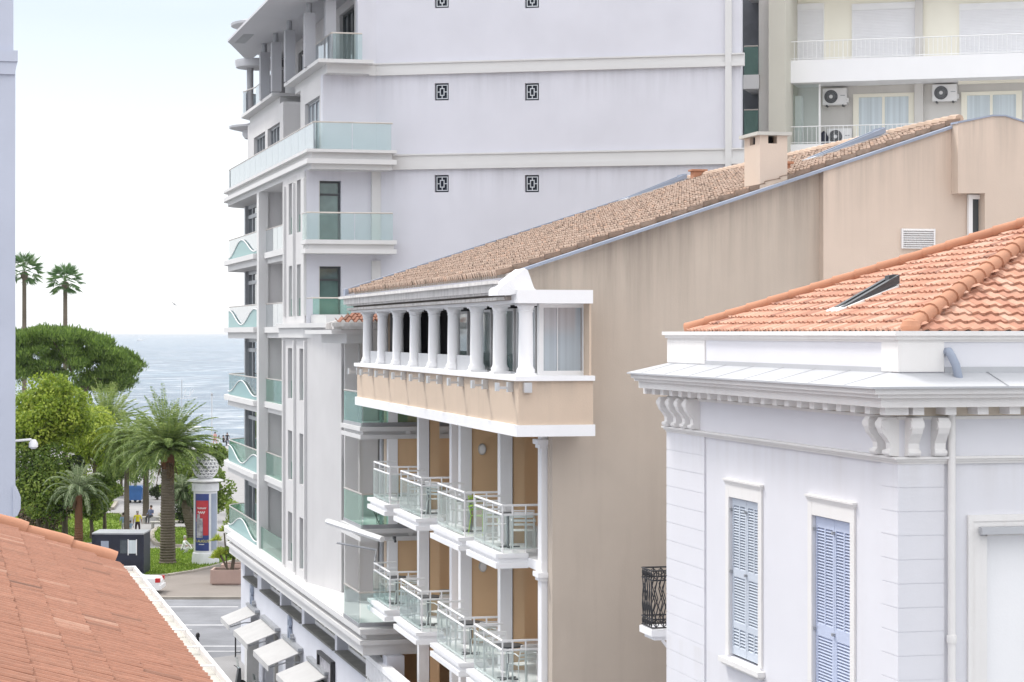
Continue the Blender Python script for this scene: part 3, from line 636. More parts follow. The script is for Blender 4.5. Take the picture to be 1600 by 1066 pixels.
# attic parapet
P('attic_parapet', MB(B).prism([(10.1, 43.45), (10.1, 64.0), (10.4, 64.0), (10.4, 43.75), (11.64, 43.75), (11.64, 43.45)], -1.83, -.95), M['tan'], bB)
P('parapet_coping', MB(B).prism([(10.02, 43.37), (10.02, 64.1), (11.2, 64.1), (11.2, 44.59), (11.66, 44.59), (11.66, 43.37)], -.95, -.85), M['white'], bB)
P('parapet_band', MB(B).prism([(10.05, 43.4), (10.05, 64.1), (11.2, 64.1), (11.2, 44.59), (11.67, 44.59), (11.67, 43.4)], -2.06, -1.83), M['white'], bB)
P('parapet_return', MB(B).box(11.4, 11.62, 43.76, 44.59, -1.82, -.951), M['tan'], bB)
colt = [B.onS(px, 10.33) for px in (821.5, 781, 745, 709, 678.5, 649, 622, 598, 575)]
for t in colt:
    P('column', MB(B).box(10.33-.185, 10.33+.185, t-.185, t+.185, -.85, -.8).lathe(10.33, t, [(.185, -.8), (.19, -.74), (.165, -.70), (.15, -.66), (.148, -.3), (.138, .4), (.142, .42), (.155, .44), (.14, .46), (.17, .53), (.18, .6)], 24).box(10.33-.185, 10.33+.185, t-.185, t+.185, .55, .6), M['white'], bB, True)
for i, (t0, t1) in enumerate(zip(colt[:-1], colt[1:])):
    if i >= 2: P('low_panel', MB(B).box(10.36, 10.39, t0+.2, t1-.2, -.85, -.5), M['zinc'], bB)
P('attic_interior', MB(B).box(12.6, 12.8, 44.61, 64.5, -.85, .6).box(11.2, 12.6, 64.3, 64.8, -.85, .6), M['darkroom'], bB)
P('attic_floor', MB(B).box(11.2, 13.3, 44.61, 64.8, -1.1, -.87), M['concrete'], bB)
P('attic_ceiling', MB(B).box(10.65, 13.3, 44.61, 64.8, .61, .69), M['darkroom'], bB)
P('attic_end_wall', MB(B).box(11.35, 11.75, 44.2, 44.59, -.85, .6).box(11.6, 11.64, 43.6, 44.2, -.85, .6), M['tan'], bB)
a_, b_ = B.onT(841, 44.1), B.onT(916, 44.1)
w_ = P('corner_glass_door', MB(B).box(a_+.1, b_-.1, 44.16, 44.18, -.78, .54), M['panecurtain'], bB)
P('door_frame', MB(B).box(a_, a_+.1, 44.05, 44.2, -.85, .6).box(b_-.08, b_, 44.05, 44.2, -.85, .6).box(a_+.1, b_-.08, 44.06, 44.2, -.85, -.76).box(a_+.1, b_-.08, 44.06, 44.2, .52, .6)
  .box((a_+b_)/2-.1, (a_+b_)/2-.08, 44.14, 44.15, -.76, .52), M['whiteframe'], w_)
for i, (t0, t1) in enumerate(((44.9, 46.4), (46.9, 48.6), (49.0, 50.6), (51.4, 53.6), (55.5, 57))):
    g = P('loggia_door', MB(B).box(11.3+(.3 if i > 3 else 0), 11.32+(.3 if i > 3 else 0), t0, t1, -.85, .5), M['panepale' if i < 2 else 'panegreen'], bB)
    s_ = 11.26+(.3 if i > 3 else 0)
    P('door_frame', MB(B).box(s_, s_+.12, t0-.06, t0, -.85, .56).box(s_, s_+.12, t1, t1+.06, -.85, .56).box(s_, s_+.12, t0, t1, .5, .56), M['whiteframe'], g)
# grey brackets under the coping
brt = [B.onS(px, 10.0) for px in (558, 577, 601, 628, 656, 684, 717, 755, 794)]
for t in brt:
    P('awning_bracket', MB(B).box(9.98, 10.098, t-.05, t+.08, -1.18, -.98).box(9.78, 9.98, t-.02, t+.02, -1.12, -1.07).box(9.74, 9.80, t-.1, t+.08, -1.16, -.99), M['alu'], bB)
P('awning_bracket', MB(B).box(B.onT(822, 43.4)-.06, B.onT(822, 43.4)+.1, 43.3, 43.447, -1.18, -.98), M['alu'], bB)
# pillars, recessed terraces
pt = {px: B.onS(px, 11.1) for px in (856, 783, 721, 707, 656, 608)}
for px, t in pt.items():
    sp = 11.05 if px != 856 else 10.98
    m = MB(B)
    if px == 856:
        m.box(sp-.02, sp+.28, t-.02, t+.3, GL, -2.07)
        for z in (-2.3, -5.05, -7.92): m.box(sp-.12, sp+.36, t-.12, t+.35, z, z+.1).box(sp-.07, sp+.32, t-.07, t+.33, z-.08, z)
    else:
        for z0, z1 in ((-4.75, -2.07), (-7.62, -4.95), (-10.49, -7.82), (GL, -10.69)): m.box(sp, sp+.28, t-.14, t+.14, z0, z1).box(sp-.05, sp+.33, t-.19, t+.19, z1-.12, z1)
    P('pillar', m, M['white'], bB)
t_far = [pt[721], pt[608]]
for t in t_far: P('partition_wall', MB(B).box(11.34, 13.3, t-.1, t+.25, GL, -2.07), M['brown'], bB)
P('partition_wall', MB(B).box(11.34, 13.3, pt[707]+.02, pt[707]+.25, GL, -2.07), M['brown'], bB)
for px in (783, 656): P('partition_pier', MB(B).box(11.36, 11.62, pt[px]-.1, pt[px]+.2, GL, -2.07), M['brown'], bB)
P('terrace_back_wall', MB(B).box(13.1, 13.295, 45.01, 64.8, GL, -2.07), M['brown'], bB)
for z in (-4.75, -7.62, -10.49):
    P('terrace_floor', MB(B).box(10.95, 13.1, 45.01, 64.85, z-.2, z), M['white'], bB)
for t0, t1 in ((46.6, 49.2), (50.4, 53), (56.2, 59), (60.3, 63.4)):
    for z in (-4.75, -7.62): glazed(bB, 's', 13.02, t0, t1, z, z+2.3, 1, .07, 'whiteframe', 'pane', 'terrace_door')
br = [(46.32, 49.09), (50.25, 53.4), (55.6, 58.56), (60.3, 62.9)]
for bi, (t0, t1) in enumerate(br):
    for li, zt in enumerate((-3.65, -6.52)):
        zf = zt-1.08
        b = P('hotel_balcony', MB(B).box(10.24, 10.95, t0-.16, t1+.16, zf-.02, zf+.07).box(10.32, 10.95, t0-.1, t1+.1, zf-.12, zf-.02).box(10.24, 10.95, t0-.16, t1+.16, zf-.24, zf-.12), M['white'], bB)
        s0, s1 = 10.42, 11.05
        r_ = MB(B)
        for z in (zt, zt-.2): r_.tube([(s1+.15, t0, z), (s0, t0, z), (s0, t1, z), (s1, t1, z)], .028, 6)
        r_.tube([(s1+.15, t0, zf+.15), (s0, t0, zf+.15), (s0, t1, zf+.15), (s1, t1, zf+.15)], .02, 6)
        for (s_, t_) in ((s0, t0), (s0, t1), (s0+.22, t0), (s1-.12, t0), (s0, (t0*2+t1)/3), (s0, (t0+2*t1)/3)): r_.tube([(s_, t_, zf+.07), (s_, t_, zt)], .022, 6)
        P('railing', r_, M['whitemetal'], b)
        P('glass_panel', MB(B).box(s0-.045, s0-.03, t0+.05, t1-.05, zf+.12, zt-.22), M['hotelglass' if bi < 2 else 'glass'], b)
        P('front_glass_panel', MB(B).box(s0+.03, s1+.1, t0-.045, t0-.033, zf+.16, zt-.22), M['glassclear'], b)
# terrace balustrade at the lowest visible floor
mb = MB(B).box(10.5, 10.62, 44.7, 64.8, -10.3, -9.45).box(10.42, 10.72, 44.6, 64.9, -9.45, -9.3)
for i in range(80): mb.box(10.46, 10.499, 44.8+i*.25, 44.92+i*.25, -10.25, -9.5)
P('terrace_balustrade', mb, M['white'], bB)
P('lower_front_wall', MB(B).box(10.6, 11.0, 44.7, 64.8, GL, -10.7), M['white'], bB)
P('grey_downpipe', MB(B).tube([(10.9, 64.6, -2.0), (10.9, 64.6, -9.3)], .05), M['zinc'], bB)
# grille, chimney, rooflights, vents
ga, gb = B.onT(1411, 44.3), B.onT(1459, 44.3); Yg = 47.6
gz0, gz1 = (521-389)*Yg/F, (521-358)*Yg/F
mb = MB(B).box(ga-.03, ga, 44.28, 44.348, gz0, gz1).box(gb, gb+.03, 44.28, 44.348, gz0, gz1)
for i in range(9):
    z = gz0+(gz1-gz0)*i/9; mb.prism([(44.345, z+.01), (44.27, z), (44.27, z+.012), (44.345, z+.045)], ga, gb, 's')
v_ = root('vent_grille', 'white louvred vent grille on the tan gable wall above the orange roof', 'vent', B(ga, 44.3, gz0)); P('louvres', mb, M['ac'], v_); P('vent_backing', MB(B).box(ga, gb, 44.335, 44.347, gz0, gz1), M['ac'], v_)
ca, cb = B.onT(1186, 44.8), B.onT(1229, 44.8); c1, c2 = B.onT(1199, 44.8), B.onT(1213, 44.8)
zc1 = (521-222)*46.8/F; zt_ = zc1+.17
ch = P('chimney', MB(B).box(ca, cb, 44.75, 45.75, 2.2, zc1).box(ca, c1, 44.75, 45.05, zc1, zt_).box(c2, cb, 44.75, 45.75, zc1, zt_).box(ca, c1, 45.4, 45.75, zc1, zt_).box(c1, c2, 45.5, 45.75, zc1, zt_), M['tanpink'], bB)
P('chimney_cap', MB(B).box(ca-.09, cb+.07, 44.66, 45.84, zt_, zt_+.07), M['concrete'], ch)
P('flue_opening', MB(B).box(ca+.08, c2, 45.06, 45.39, zc1, zt_-.005).box(c1+.01, c2-.01, 45.0, 45.06, zc1, zt_-.006), M['darkroom'], ch)
def rooflight(fr, pts_s, t0, t1, hf, name, lab, mat='bluezinc', km='zinc', kh=.12):
    s0, s1 = pts_s; r_ = root(name, lab, 'roof window', fr((s0+s1)/2, (t0+t1)/2, hf((s0+s1)/2)))
    P('kerb_frame', MB(fr).prism([(s0, hf(s0)-.05), (s1, hf(s1)-.05), (s1, hf(s1)+kh), (s0, hf(s0)+kh)], t0, t1, 't'), M[km], r_)
    hf0 = hf; hf = lambda s: hf0(s)+kh-.12
    P('sash', MB(fr).prism([(s0+.1, hf(s0)+.13), (s1-.02, hf(s1)+.13), (s1-.02, hf(s1)+.26), (s0+.1, hf(s0)+.17)], t0+.08, t0+.2, 't').prism([(s0+.1, hf(s0)+.13), (s1-.02, hf(s1)+.13), (s1-.02, hf(s1)+.26), (s0+.1, hf(s0)+.17)], t1-.2, t1-.08, 't').prism([(s1-.14, hf(s1)+.12), (s1-.02, hf(s1)+.12), (s1-.02, hf(s1)+.27), (s1-.14, hf(s1)+.25)], t0+.2, t1-.2, 't'), M[mat], r_)
    P('glazing', MB(fr).prism([(s0+.1, hf(s0)+.13), (s1-.1, hf(s1)+.15), (s1-.1, hf(s1)+.16), (s0+.1, hf(s0)+.14)], t0+.2, t1-.2, 't'), M['pane'], r_)
    return r_
rooflight(B, (18.2, 20.0), 48.4, 49.2, rh, 'roof_window', 'long blue-grey roof window high on the tan tiled roof right of the chimney')
rooflight(B, (18.0, 19.9), 63.4, 64.3, rh, 'roof_window', 'dark roof window at the far edge of the tan tiled roof')
for s_, t_, lab in ((20.0, 62.8, 'small terracotta chimney pot at the upper end of the far roof window'), (17.1, 47.6, 'small terracotta chimney pot between the large chimney and the near roof window')):
    r_ = root('chimney_pot', lab, 'chimney pot', B(s_, t_, rh(s_)))
    P('pot', MB(B).box(s_-.18, s_+.18, t_-.15, t_+.15, rh(s_)-.05, rh(s_)+.25), M['tileridge'], r_)
    P('pot_cap', MB(B).box(s_-.24, s_+.24, t_-.2, t_+.2, rh(s_)+.25, rh(s_)+.3), M['tileridge'], r_)
# oval wall lamps on partitions
LP = [(637, 676, 0), (753, 702, 1), (641, 832, 0), (754, 885, 1)]
labs = ['oval wall lamp in the upper left terrace of the tan hotel', 'oval wall lamp in the upper middle terrace of the tan hotel', 'oval wall lamp in the lower left terrace of the tan hotel', 'oval wall lamp in the lower middle terrace of the tan hotel']
for (px, py, w), lab in zip(LP, labs):
    t = (t_far[1] if w == 0 else t_far[0])-.1
    s_ = B.onT(px, t); Y = s_*B.sn+t*B.c; h = (521-py)*Y/F
    r_ = root('wall_lamp', lab, 'wall lamp', B(s_, t, h), 'oval wall lamps on the hotel terraces')
    el = lambda a, b, d0, d1: MB(lambda x, y, z: B(s_+x, t+y, h+z)).prism([(a*math.cos(q*PI/10), b*math.sin(q*PI/10)) for q in range(20)], d0, d1, 't')
    P('lamp_ring', el(.1, .14, -.05, -.002), M['alu'], r_); P('lamp_glass', el(.07, .11, -.08, -.051), M['whiteframe'], r_)

# balcony furniture
def chair(lab, matn='whitemetal', matl='whitemetal'):
    r_ = root('balcony_chair', lab, 'chair', (0, 0, 0), 'chairs on the hotel balconies')
    P('seat', MB().box(-.22, .22, -.21, .21, .43, .445), M[matn], r_)
    bk = MB()
    for i in range(4): bk.box(-.21, .21, .22+i*.02, .235+i*.02, .55+i*.085, .60+i*.085)
    P('backrest', bk, M[matn], r_)
    P('back_frame', MB().tube([(-.23, .2, .45), (-.23, .25, .6), (-.22, .31, .88), (.22, .31, .88), (.23, .25, .6), (.23, .2, .45)], .014, 6), M[matl], r_)
    for x in (-.25, .25):
        P('armrest', MB().tube([(x, -.22, .44), (x, -.24, .66), (x, .1, .68), (x, .26, .64)], .014, 6), M[matl], r_)
        P('leg', MB().tube([(x*.9, -.2, .43), (x, -.25, 0)], .013, 6), M[matl], r_)
        P('leg', MB().tube([(x*.9, .2, .43), (x, .27, 0)], .013, 6), M[matl], r_)
    return r_
def table(lab):
    r_ = root('balcony_table', lab, 'table', (0, 0, 0), 'tables on the hotel balconies')
    P('tabletop', MB().lathe(0, 0, [(.33, .71), (.35, .72), (.35, .745), (.33, .75)], 28), M['darkframe'], r_)
    P('pedestal', MB().tube([(0, 0, .02), (0, 0, .71)], .03, 10), M['greyframe'], r_)
    P('table_foot', MB().box(-.26, .26, -.04, .04, 0, .03).box(-.04, .04, -.26, -.041, 0, .03).box(-.04, .04, .041, .26, 0, .03), M['darkframe'], r_)
    return r_
places = [(0, 0, 'right-hand balcony of the upper row'), (1, 0, 'second balcony from the right in the upper row'), (2, 0, 'third balcony from the right in the upper row'),
          (0, 1, 'right-hand balcony of the lower row'), (1, 1, 'second balcony from the right in the lower row'), (2, 1, 'third balcony from the right in the lower row'), (3, 1, 'left-hand balcony of the lower row')]
ch0 = tb0 = gc0 = None
for bi, li, wh in places:
    t0, t1 = br[bi]; zf = (-3.65, -6.52)[li]-1.08
    fl = zf+.07 if True else 0
    green = (bi, li) == (1, 0)
    cpos = B(10.98, t0+.5, fl); tpos = B(10.82, t0+1.25, fl); c2 = B(10.75, t0+2.15, fl)
    for z_ in range(1):
        lab = ('lime green plastic chair on the ' if green else 'aluminium armchair on the ')+wh
        if green: o = chair(lab, 'slatgreen', 'slatgreen'); o.location = cpos; o.rotation_euler = (0, 0, B.th+.5)
        elif ch0 is None: ch0 = chair(lab); ch0.location = cpos; ch0.rotation_euler = (0, 0, B.th+PI*.95)
        else: dup(ch0, cpos, B.th+random.uniform(2.2, 3.6), lab)
    lab2 = 'aluminium armchair behind the table on the '+wh
    if ch0 is not None: dup(ch0, c2, B.th+random.uniform(-.4, .4), lab2)
    lab = 'round grey pedestal table on the '+wh
    if tb0 is None: tb0 = table(lab); tb0.location = tpos; tb0.rotation_euler = (0, 0, B.th)
    else: dup(tb0, tpos, B.th+random.random(), lab)
# geometric wire lanterns on the wing balcony
for i, (s_, t_) in enumerate(((12.1, 63.0), (12.7, 62.75))):
    r_ = root('wire_lantern', ('taller' if i == 0 else 'shorter')+' black wire lantern on the green glass balcony of the pale wing', 'lantern', AW(s_, t_, -5.45))
    hh, m = (.7, MB(AW)) if i == 0 else (.5, MB(AW))
    cs = [(s_+.22*math.cos(q*PI/3), t_+.22*math.sin(q*PI/3)) for q in range(6)]
    for q in range(6):
        a_, b_ = cs[q], cs[(q+1) % 6]
        m.tube([(s_, t_, -5.45+hh), (a_[0], a_[1], -5.45+hh*.55), (b_[0]*.5+s_*.5, b_[1]*.5+t_*.5, -5.445)], .014, 5)
        m.tube([(a_[0], a_[1], -5.45+hh*.55), (b_[0], b_[1], -5.45+hh*.55)], .012, 5)
    P('wire_frame', m, M['black'], r_)
# red-tiled lower roof behind the colonnade
mb = MB(A)
rw = lambda t: .36+.24*(t-65.0)
tiles(mb, A, (11.12, 66.7, rw(66.7)), (1, 0, 0), (0, -1, -.24), 18, 5, .24, .35, BARREL, lambda a, d: a > (1.75-d)*.75-.1, lift=.03, lip=.04)
rr = root('low_tiled_roof', 'low red-orange tiled roof between the pale building and the hotel columns', 'roof', A(12.5, 67, .04))
P('roof_tiles', mb, M['tilered'], rr, merge=False)
P('roof_gutter', MB(A).box(10.98, 15.5, 64.7, 64.86, .2, .31).box(11.05, 15.5, 64.87, 65.1, .12, .33), M['oldstone'], rr)
P('roof_base', MB(A).prism([(11.15, .12), (11.15, .3), (12.5, .7), (15.4, .7), (15.4, .12)], 66.7, 66.9, 't').prism([(65.1, .12), (65.1, .3), (66.69, .66), (66.69, .12)], 12.4, 15.4, 's'), M['oldstone'], rr)
# folded white awning arm
r_ = root('folded_awning', 'white folded awning cassette sticking out below the wing balcony', 'awning', A(11.0, 62, -5.9))
wa, wb = Vector((-5.35, 65, HC-5.46)), Vector((-3.6, 62.2, HC-5.72))
P('awning_cassette', MB().tube([tuple(wa), tuple(wb)], .09, 6), M['whitemetal'], r_)
P('awning_arm', MB(A).tube([(10.9, 63.4, -6.0), (11.9, 62.6, -6.15), (11.6, 61.3, -6.35)], .03), M['greyframe'], r_)
# ================= white villa =================
V = Fr(-40); CUR[0] = V
vs, vt0, vt1 = 11.44, 26.56, 36.3
bV = root('white_villa', 'white villa with moulded cornice, scroll brackets, louvred shutters and an orange tiled hip roof', 'house', V(12, 28, GL))
d1 = (V.onS(1187, vs), V.onS(1141, vs)); d2 = (V.onS(1331, vs), V.onS(1271, vs))
fx = V.onT(1541, vt0)
P('street_wall', MB(V).wall('s', vs, .35, vt0+.351, vt1, GL, .0, [(d1[0], d1[1], -5.02, -2.54), (d2[0], d2[1], -5.9, -2.54), (d1[0], d1[1], -10, -7.6), (d2[0], d2[1], -10, -7.6)]), M['villa'], bV)
P('front_wall', MB(V).wall('t', vt0, .35, vs, 22, GL, .0, [(fx, fx+1.4, -6.6, -2.6)]), M['villa'], bV)
P('rear_walls', MB(V).box(vs+.351, 22, vt1-.35, vt1, GL, -.01).box(21.6, 21.99, vt0+.351, vt1-.351, GL, -.01).box(vs+.36, 21.6, vt0+.36, vt1-.36, -.1, -.02), M['villa'], bV)
P('room_interior', MB(V).box(vs+.7, 21.3, vt0+.7, vt1-.7, GL, -.2), M['darkroom'], bV)
def ring(o0, o1, z0, z1): return [(vs-o0, vt0-o0), (vs-o0, vt1+o0), (22, vt1+o0), (22, vt0-o0)]
def band(mb, off, z0, z1): return mb.prism([(vs-off, vt0-off), (vs-off, vt1+min(off, .36)), (22, vt1+min(off, .36)), (22, vt0-off)], z0, z1)
P('attic_cap', band(band(MB(V), .09, -.03, .03), .05, -.08, -.03).prism([(vs-.02, vt0-.02), (vs-.02, vt1), (22, vt1), (22, vt0-.02)], -.11, -.08), M['villatrim'], bV)
# zinc-covered cornice
o, i_ = .62, .0
zr = MB(V)
Oq = [(vs-o, vt1+.4), (vs-o, vt0-o), (22, vt0-o)]; Iq = [(vs-i_, vt1), (vs-i_, vt0), (22, vt0)]
for k in range(2):
    zr.q([(*Oq[k], -.665), (*Oq[k+1], -.665), (*Iq[k+1], -.50), (*Iq[k], -.50)])
    zr.q([(*Oq[k], -.665), (*Oq[k+1], -.665), (*Oq[k+1], -.69), (*Oq[k], -.69)]); zr.q([(*Oq[k], -.69), (*Oq[k+1], -.69), (*Iq[k+1], -.69), (*Iq[k], -.69)])
zr.q([(vs-o, vt1+.4, -.665), (22, vt1+.4, -.665), (22, vt1, -.5), (vs, vt1, -.5)])
cz = P('cornice_roofing', zr, M['zinc'], bV)
for t in [vt0+.3+q*1.28 for q in range(8)]: sm = MB(V).prism([(vs-o-.005, -.66), (vs-.01, -.495), (vs-.01, -.49), (vs-o-.005, -.655)], t, t+.008, 't'); P('sheet_seam', sm, M['greyframe'], cz)
for s_ in [vs+1.2+q*1.9 for q in range(5)]: sm = MB(V).prism([(vt0-o-.005, -.66), (vt0-.01, -.495), (vt0-.01, -.49), (vt0-o-.005, -.655)], s_, s_+.012, 's'); P('sheet_seam', sm, M['greyframe'], cz)
P('flashing_strip', MB(V).box(vs-.02, vs-.003, vt0+.2, vt1-.05, -.52, -.44).box(vs+.62, 22, vt0-.02, vt0-.003, -.52, -.43), M['zinc'], bV)
P('cornice', band(band(band(MB(V), .56, -.76, -.692), .50, -.81, -.76), .42, -.93, -.81), M['villatrim'], bV)
P('base_moulding', band(band(band(MB(V), .10, -1.60, -1.57), .07, -1.63, -1.60), .04, -1.665, -1.63).prism([(vs-.03, vt0-.03), (vs-.03, vt1), (22, vt1), (22, vt0-.03)], -1.10, -1.06), M['villatrim'], bV)
t = vt0-.3
while t < vt1+.3: P('dentil', MB(V).box(vs-.32, vs-.002, t, t+.17, -1.03, -.932), M['villatrim'], bV); t += .49
s_ = vs+.05
while s_ < 21: P('dentil', MB(V).box(s_, s_+.15, vt0-.32, vt0-.002, -1.03, -.932), M['villatrim'], bV); s_ += .44
def scroll(w):
    pr = [(0, -1.07), (-.22, -1.07), (-.25, -1.12), (-.25, -1.2), (-.22, -1.27), (-.17, -1.33), (-.12, -1.4), (-.115, -1.47), (-.145, -1.51), (-.13, -1.56), (0, -1.565)]
    return pr
for t in (vt0+.02, vt0+.45, V.onS(1093, vs), V.onS(1080, vs), V.onS(1066, vs), V.onS(1052, vs)):
    P('scroll_bracket', MB(V).prism([(vs+x, z) for x, z in scroll(0)], t-.02, t+.13, 't').prism([(vs+x*.86, z*.97-.04) for x, z in scroll(0)], t+.13, t+.16, 't').tube([(vs-.185, t-.04, -1.16), (vs-.185, t+.18, -1.16)], .065, 14).tube([(vs-.12, t-.035, -1.52), (vs-.12, t+.175, -1.52)], .035, 10), M['villatrim'], bV)
for px in (1422, 1463):
    s_ = V.onT(px, vt0); P('scroll_bracket', MB(V).prism([(vt0+x, z) for x, z in scroll(0)], s_-.075, s_+.075, 's').tube([(s_-.09, vt0-.185, -1.16), (s_+.09, vt0-.185, -1.16)], .065, 14).tube([(s_-.085, vt0-.12, -1.52), (s_+.085, vt0-.12, -1.52)], .035, 10), M['villatrim'], bV)
# rusticated corner piers
sp1 = V.onT(1474, vt0); tq = V.onS(1380, vs); tf = V.onS(1103, vs)
for nm_, bx in (('near', (vs-.03, sp1, vt0-.03, vt0-.001, vs-.03, vs-.001, vt0-.001, tq)), ('far', (None, 0, 0, 0, vs-.03, vs-.001, tf, vt1+.02))):
    qn = MB(V); z = -1.665
    while z > -8:
        z2 = z-.306
        if bx[0]: qn.prism([(vs-.03, vt0-.03), (sp1, vt0-.03), (sp1, vt0-.001), (vs-.001, vt0-.001), (vs-.001, tq), (vs-.03, tq)], z2+.012, z)
        else: qn.box(*bx[4:], z2+.012, z)
        z = z2
    if bx[0]: qn.prism([(vs-.022, vt0-.022), (sp1-.01, vt0-.022), (sp1-.01, vt0-.0005), (vs-.0005, vt0-.0005), (vs-.0005, tq-.01), (vs-.022, tq-.01)], -8, -1.67)
    else: qn.box(vs-.022, vs-.0005, tf+.01, vt1, -8, -1.67)
    P('rusticated_pier', qn, M['villa'], bV)
P('attic_pier', MB(V).prism([(vs-.025, vt0-.025), (sp1, vt0-.025), (sp1, vt0-.001), (vs-.001, vt0-.001), (vs-.001, tq), (vs-.025, tq)], -.49, -.112), M['villatrim'], bV)
P('attic_pier', MB(V).box(vs-.025, vs-.001, tf, vt1, -.49, -.112), M['villatrim'], bV)
P('dentil_ground', MB(V).box(vs-.02, vs-.003, vt0, vt1, -1.055, -.935).box(vs, 21, vt0-.02, vt0-.003, -1.055, -.935), M['dentback'], bV)
# window surrounds and shutters
def leaf(t0, t1, z0, z1, mat, par, lit):
    f = MB(V); e_ = .05; x0, x1 = vs+.03, vs+.075
    W_ = t1-t0; H = z1-z0; rows = [(.0, .18, 2), (.2, .56-.02, 1), (.585, .945, 2)] if lit else [(.02, .25, 1), (.28, .52, 1), (.56, .94, 2)]
    rows = [(.05, .17, 2), (.21, .50, 1), (.55, .955, 2)]
    A_ = [0.0]; 
    f.box(x0, x1, t0, t0+e_, z0, z1).box(x0, x1, t1-e_, t1, z0, z1)
    zz = z0
    for (a_, b_, c_) in rows:
        za, zb = z0+H*a_, z0+H*b_; f.box(x0+.002, x1-.002, t0+e_, t1-e_, zz, za); zz = zb
        if c_ == 2: f.box(x0+.002, x1-.002, (t0+t1)/2-.02, (t0+t1)/2+.02, za, zb)
    f.box(x0+.002, x1-.002, t0+e_, t1-e_, zz, z1)
    l_ = P('shutter_leaf', f, M[mat], par)
    s_ = MB(V)
    for (a_, b_, c_) in rows:
        za, zb = z0+H*a_, z0+H*b_; n = int((zb-za)/.042)
        cols = [(t0+e_, (t0+t1)/2-.02), ((t0+t1)/2+.02, t1-e_)] if c_ == 2 else [(t0+e_+.03, t1-e_-.03)]
        if c_ == 1: f2 = MB(V).box(x0+.004, x1-.006, t0+e_, t0+e_+.03, za, zb).box(x0+.004, x1-.006, t1-e_-.03, t1-e_, za, zb); 
        for (ta, tb) in cols:
            for q in range(n):
                z = za+(zb-za)*q/n; s_.prism([(vs+.034, z), (vs+.07, z+.022), (vs+.07, z+.030), (vs+.034, z+.008)], ta, tb, 't')
        if c_ == 1:
            b0 = len(s_.v); s_.v += f2.v; s_.f += [tuple(i+b0 for i in ff) for ff in f2.f]
    P('louvres', s_, M[mat], l_)
    for zz_ in (z0+H*.52, z1-.2): P('shutter_hinge', MB(V).box(vs-.01, vs+.03, t1-.03, t1+.02, zz_, zz_+.04), M['greyframe'], l_)
for (ta, tb), z0, z1, mt, lab in ((d1, -5.0, -2.54, 'shutter', 1), (d2, -5.9, -2.54, 'shutter2', 0), (d1, -10, -7.6, 'shutter', 1), (d2, -10, -7.6, 'shutter2', 0)):
    w = P('shuttered_window', MB(V).box(vs+.2, vs+.22, ta, tb, z0, z1), M['pane'], bV)
    tm = (ta+tb)/2
    leaf(ta+.01, tm-.006, z0+.02, z1-.02, mt, w, lab); leaf(tm+.006, tb-.01, z0+.02, z1-.02, mt, w, lab)
    P('window_surround', MB(V).box(vs-.03, vs-.0015, ta-.15, ta, z0, z1+.2).box(vs-.03, vs-.0015, tb, tb+.15, z0, z1+.2).box(vs-.028, vs-.0015, ta, tb, z1, z1+.2)
      .box(vs-.065, vs-.0015, ta-.19, tb+.19, z1+.25, z1+.28).box(vs-.05, vs-.0015, ta-.18, tb+.18, z1+.225, z1+.25).box(vs-.038, vs-.0015, ta-.17, tb+.17, z1+.2, z1+.225), M['villatrim'], w)
    P('window_sill', MB(V).box(vs-.12, vs-.0015, ta-.24, tb+.24, z0-.12, z0-.045).box(vs-.08, vs-.002, ta-.2, tb+.2, z0-.16, z0-.12), M['villatrim'], w)
a_, b_ = fx-.2, fx+1.6
w = P('front_window', MB(V).box(fx, fx+1.4, vt0+.12, vt0+.15, -6.6, -2.6), M['white'], bV)
P('window_surround', MB(V).box(fx-.27, fx-.2, vt0-.05, vt0-.001, -6.6, -2.33).box(fx-.2, fx-.1, vt0-.035, vt0-.001, -6.6, -2.41).box(fx-.1, fx, vt0-.025, vt0-.001, -6.6, -2.6).box(fx-.2, fx+1.6, vt0-.05, vt0-.001, -2.41, -2.33).box(fx-.1, fx+1.6, vt0-.035, vt0-.0015, -2.48, -2.41).box(fx, fx+1.6, vt0-.025, vt0-.0012, -2.6, -2.48), M['villatrim'], w)
P('roller_box', MB(V).box(fx-.13, fx+1.6, vt0-.16, vt0-.051, -2.57, -2.48), M['zinc'], w)
P('shutter_guide', MB(V).tube([(fx+.01, vt0+.1, -6.5), (fx+.01, vt0+.1, -2.62)], .012), M['darkframe'], w)
dp = root('downpipe', 'white downpipe running down the villa front beside the rusticated corner', 'drainpipe', V(V.onT(1487, vt0), vt0-.1, GL))
sx = V.onT(1487, vt0-.08)
P('pipe', MB(V).tube([(sx, vt0-.08, GL), (sx, vt0-.08, -.95)], .05, 14), M['villatrim'], dp, True)
P('pipe_collar', MB(V).lathe(sx, vt0-.08, [(.062, -3.95), (.066, -3.9), (.062, -3.85)], 14).lathe(sx, vt0-.08, [(.062, -4.75), (.066, -4.7), (.062, -4.65)], 14), M['villatrim'], dp, True)
sx = V.onT(1484, vt0-.1)
vp_ = root('vent_pipe', 'bent grey metal pipe coming out of the villa attic wall above the cornice', 'pipe', V(sx, vt0-.1, -.6))
P('bent_pipe', MB(V).tube([(sx, vt0+.02, -.24), (sx, vt0-.07, -.23), (sx+.01, vt0-.13, -.29), (sx+.05, vt0-.17, -.4), (sx+.08, vt0-.2, -.58)], .055, 14), M['bluezinc'], vp_, True)
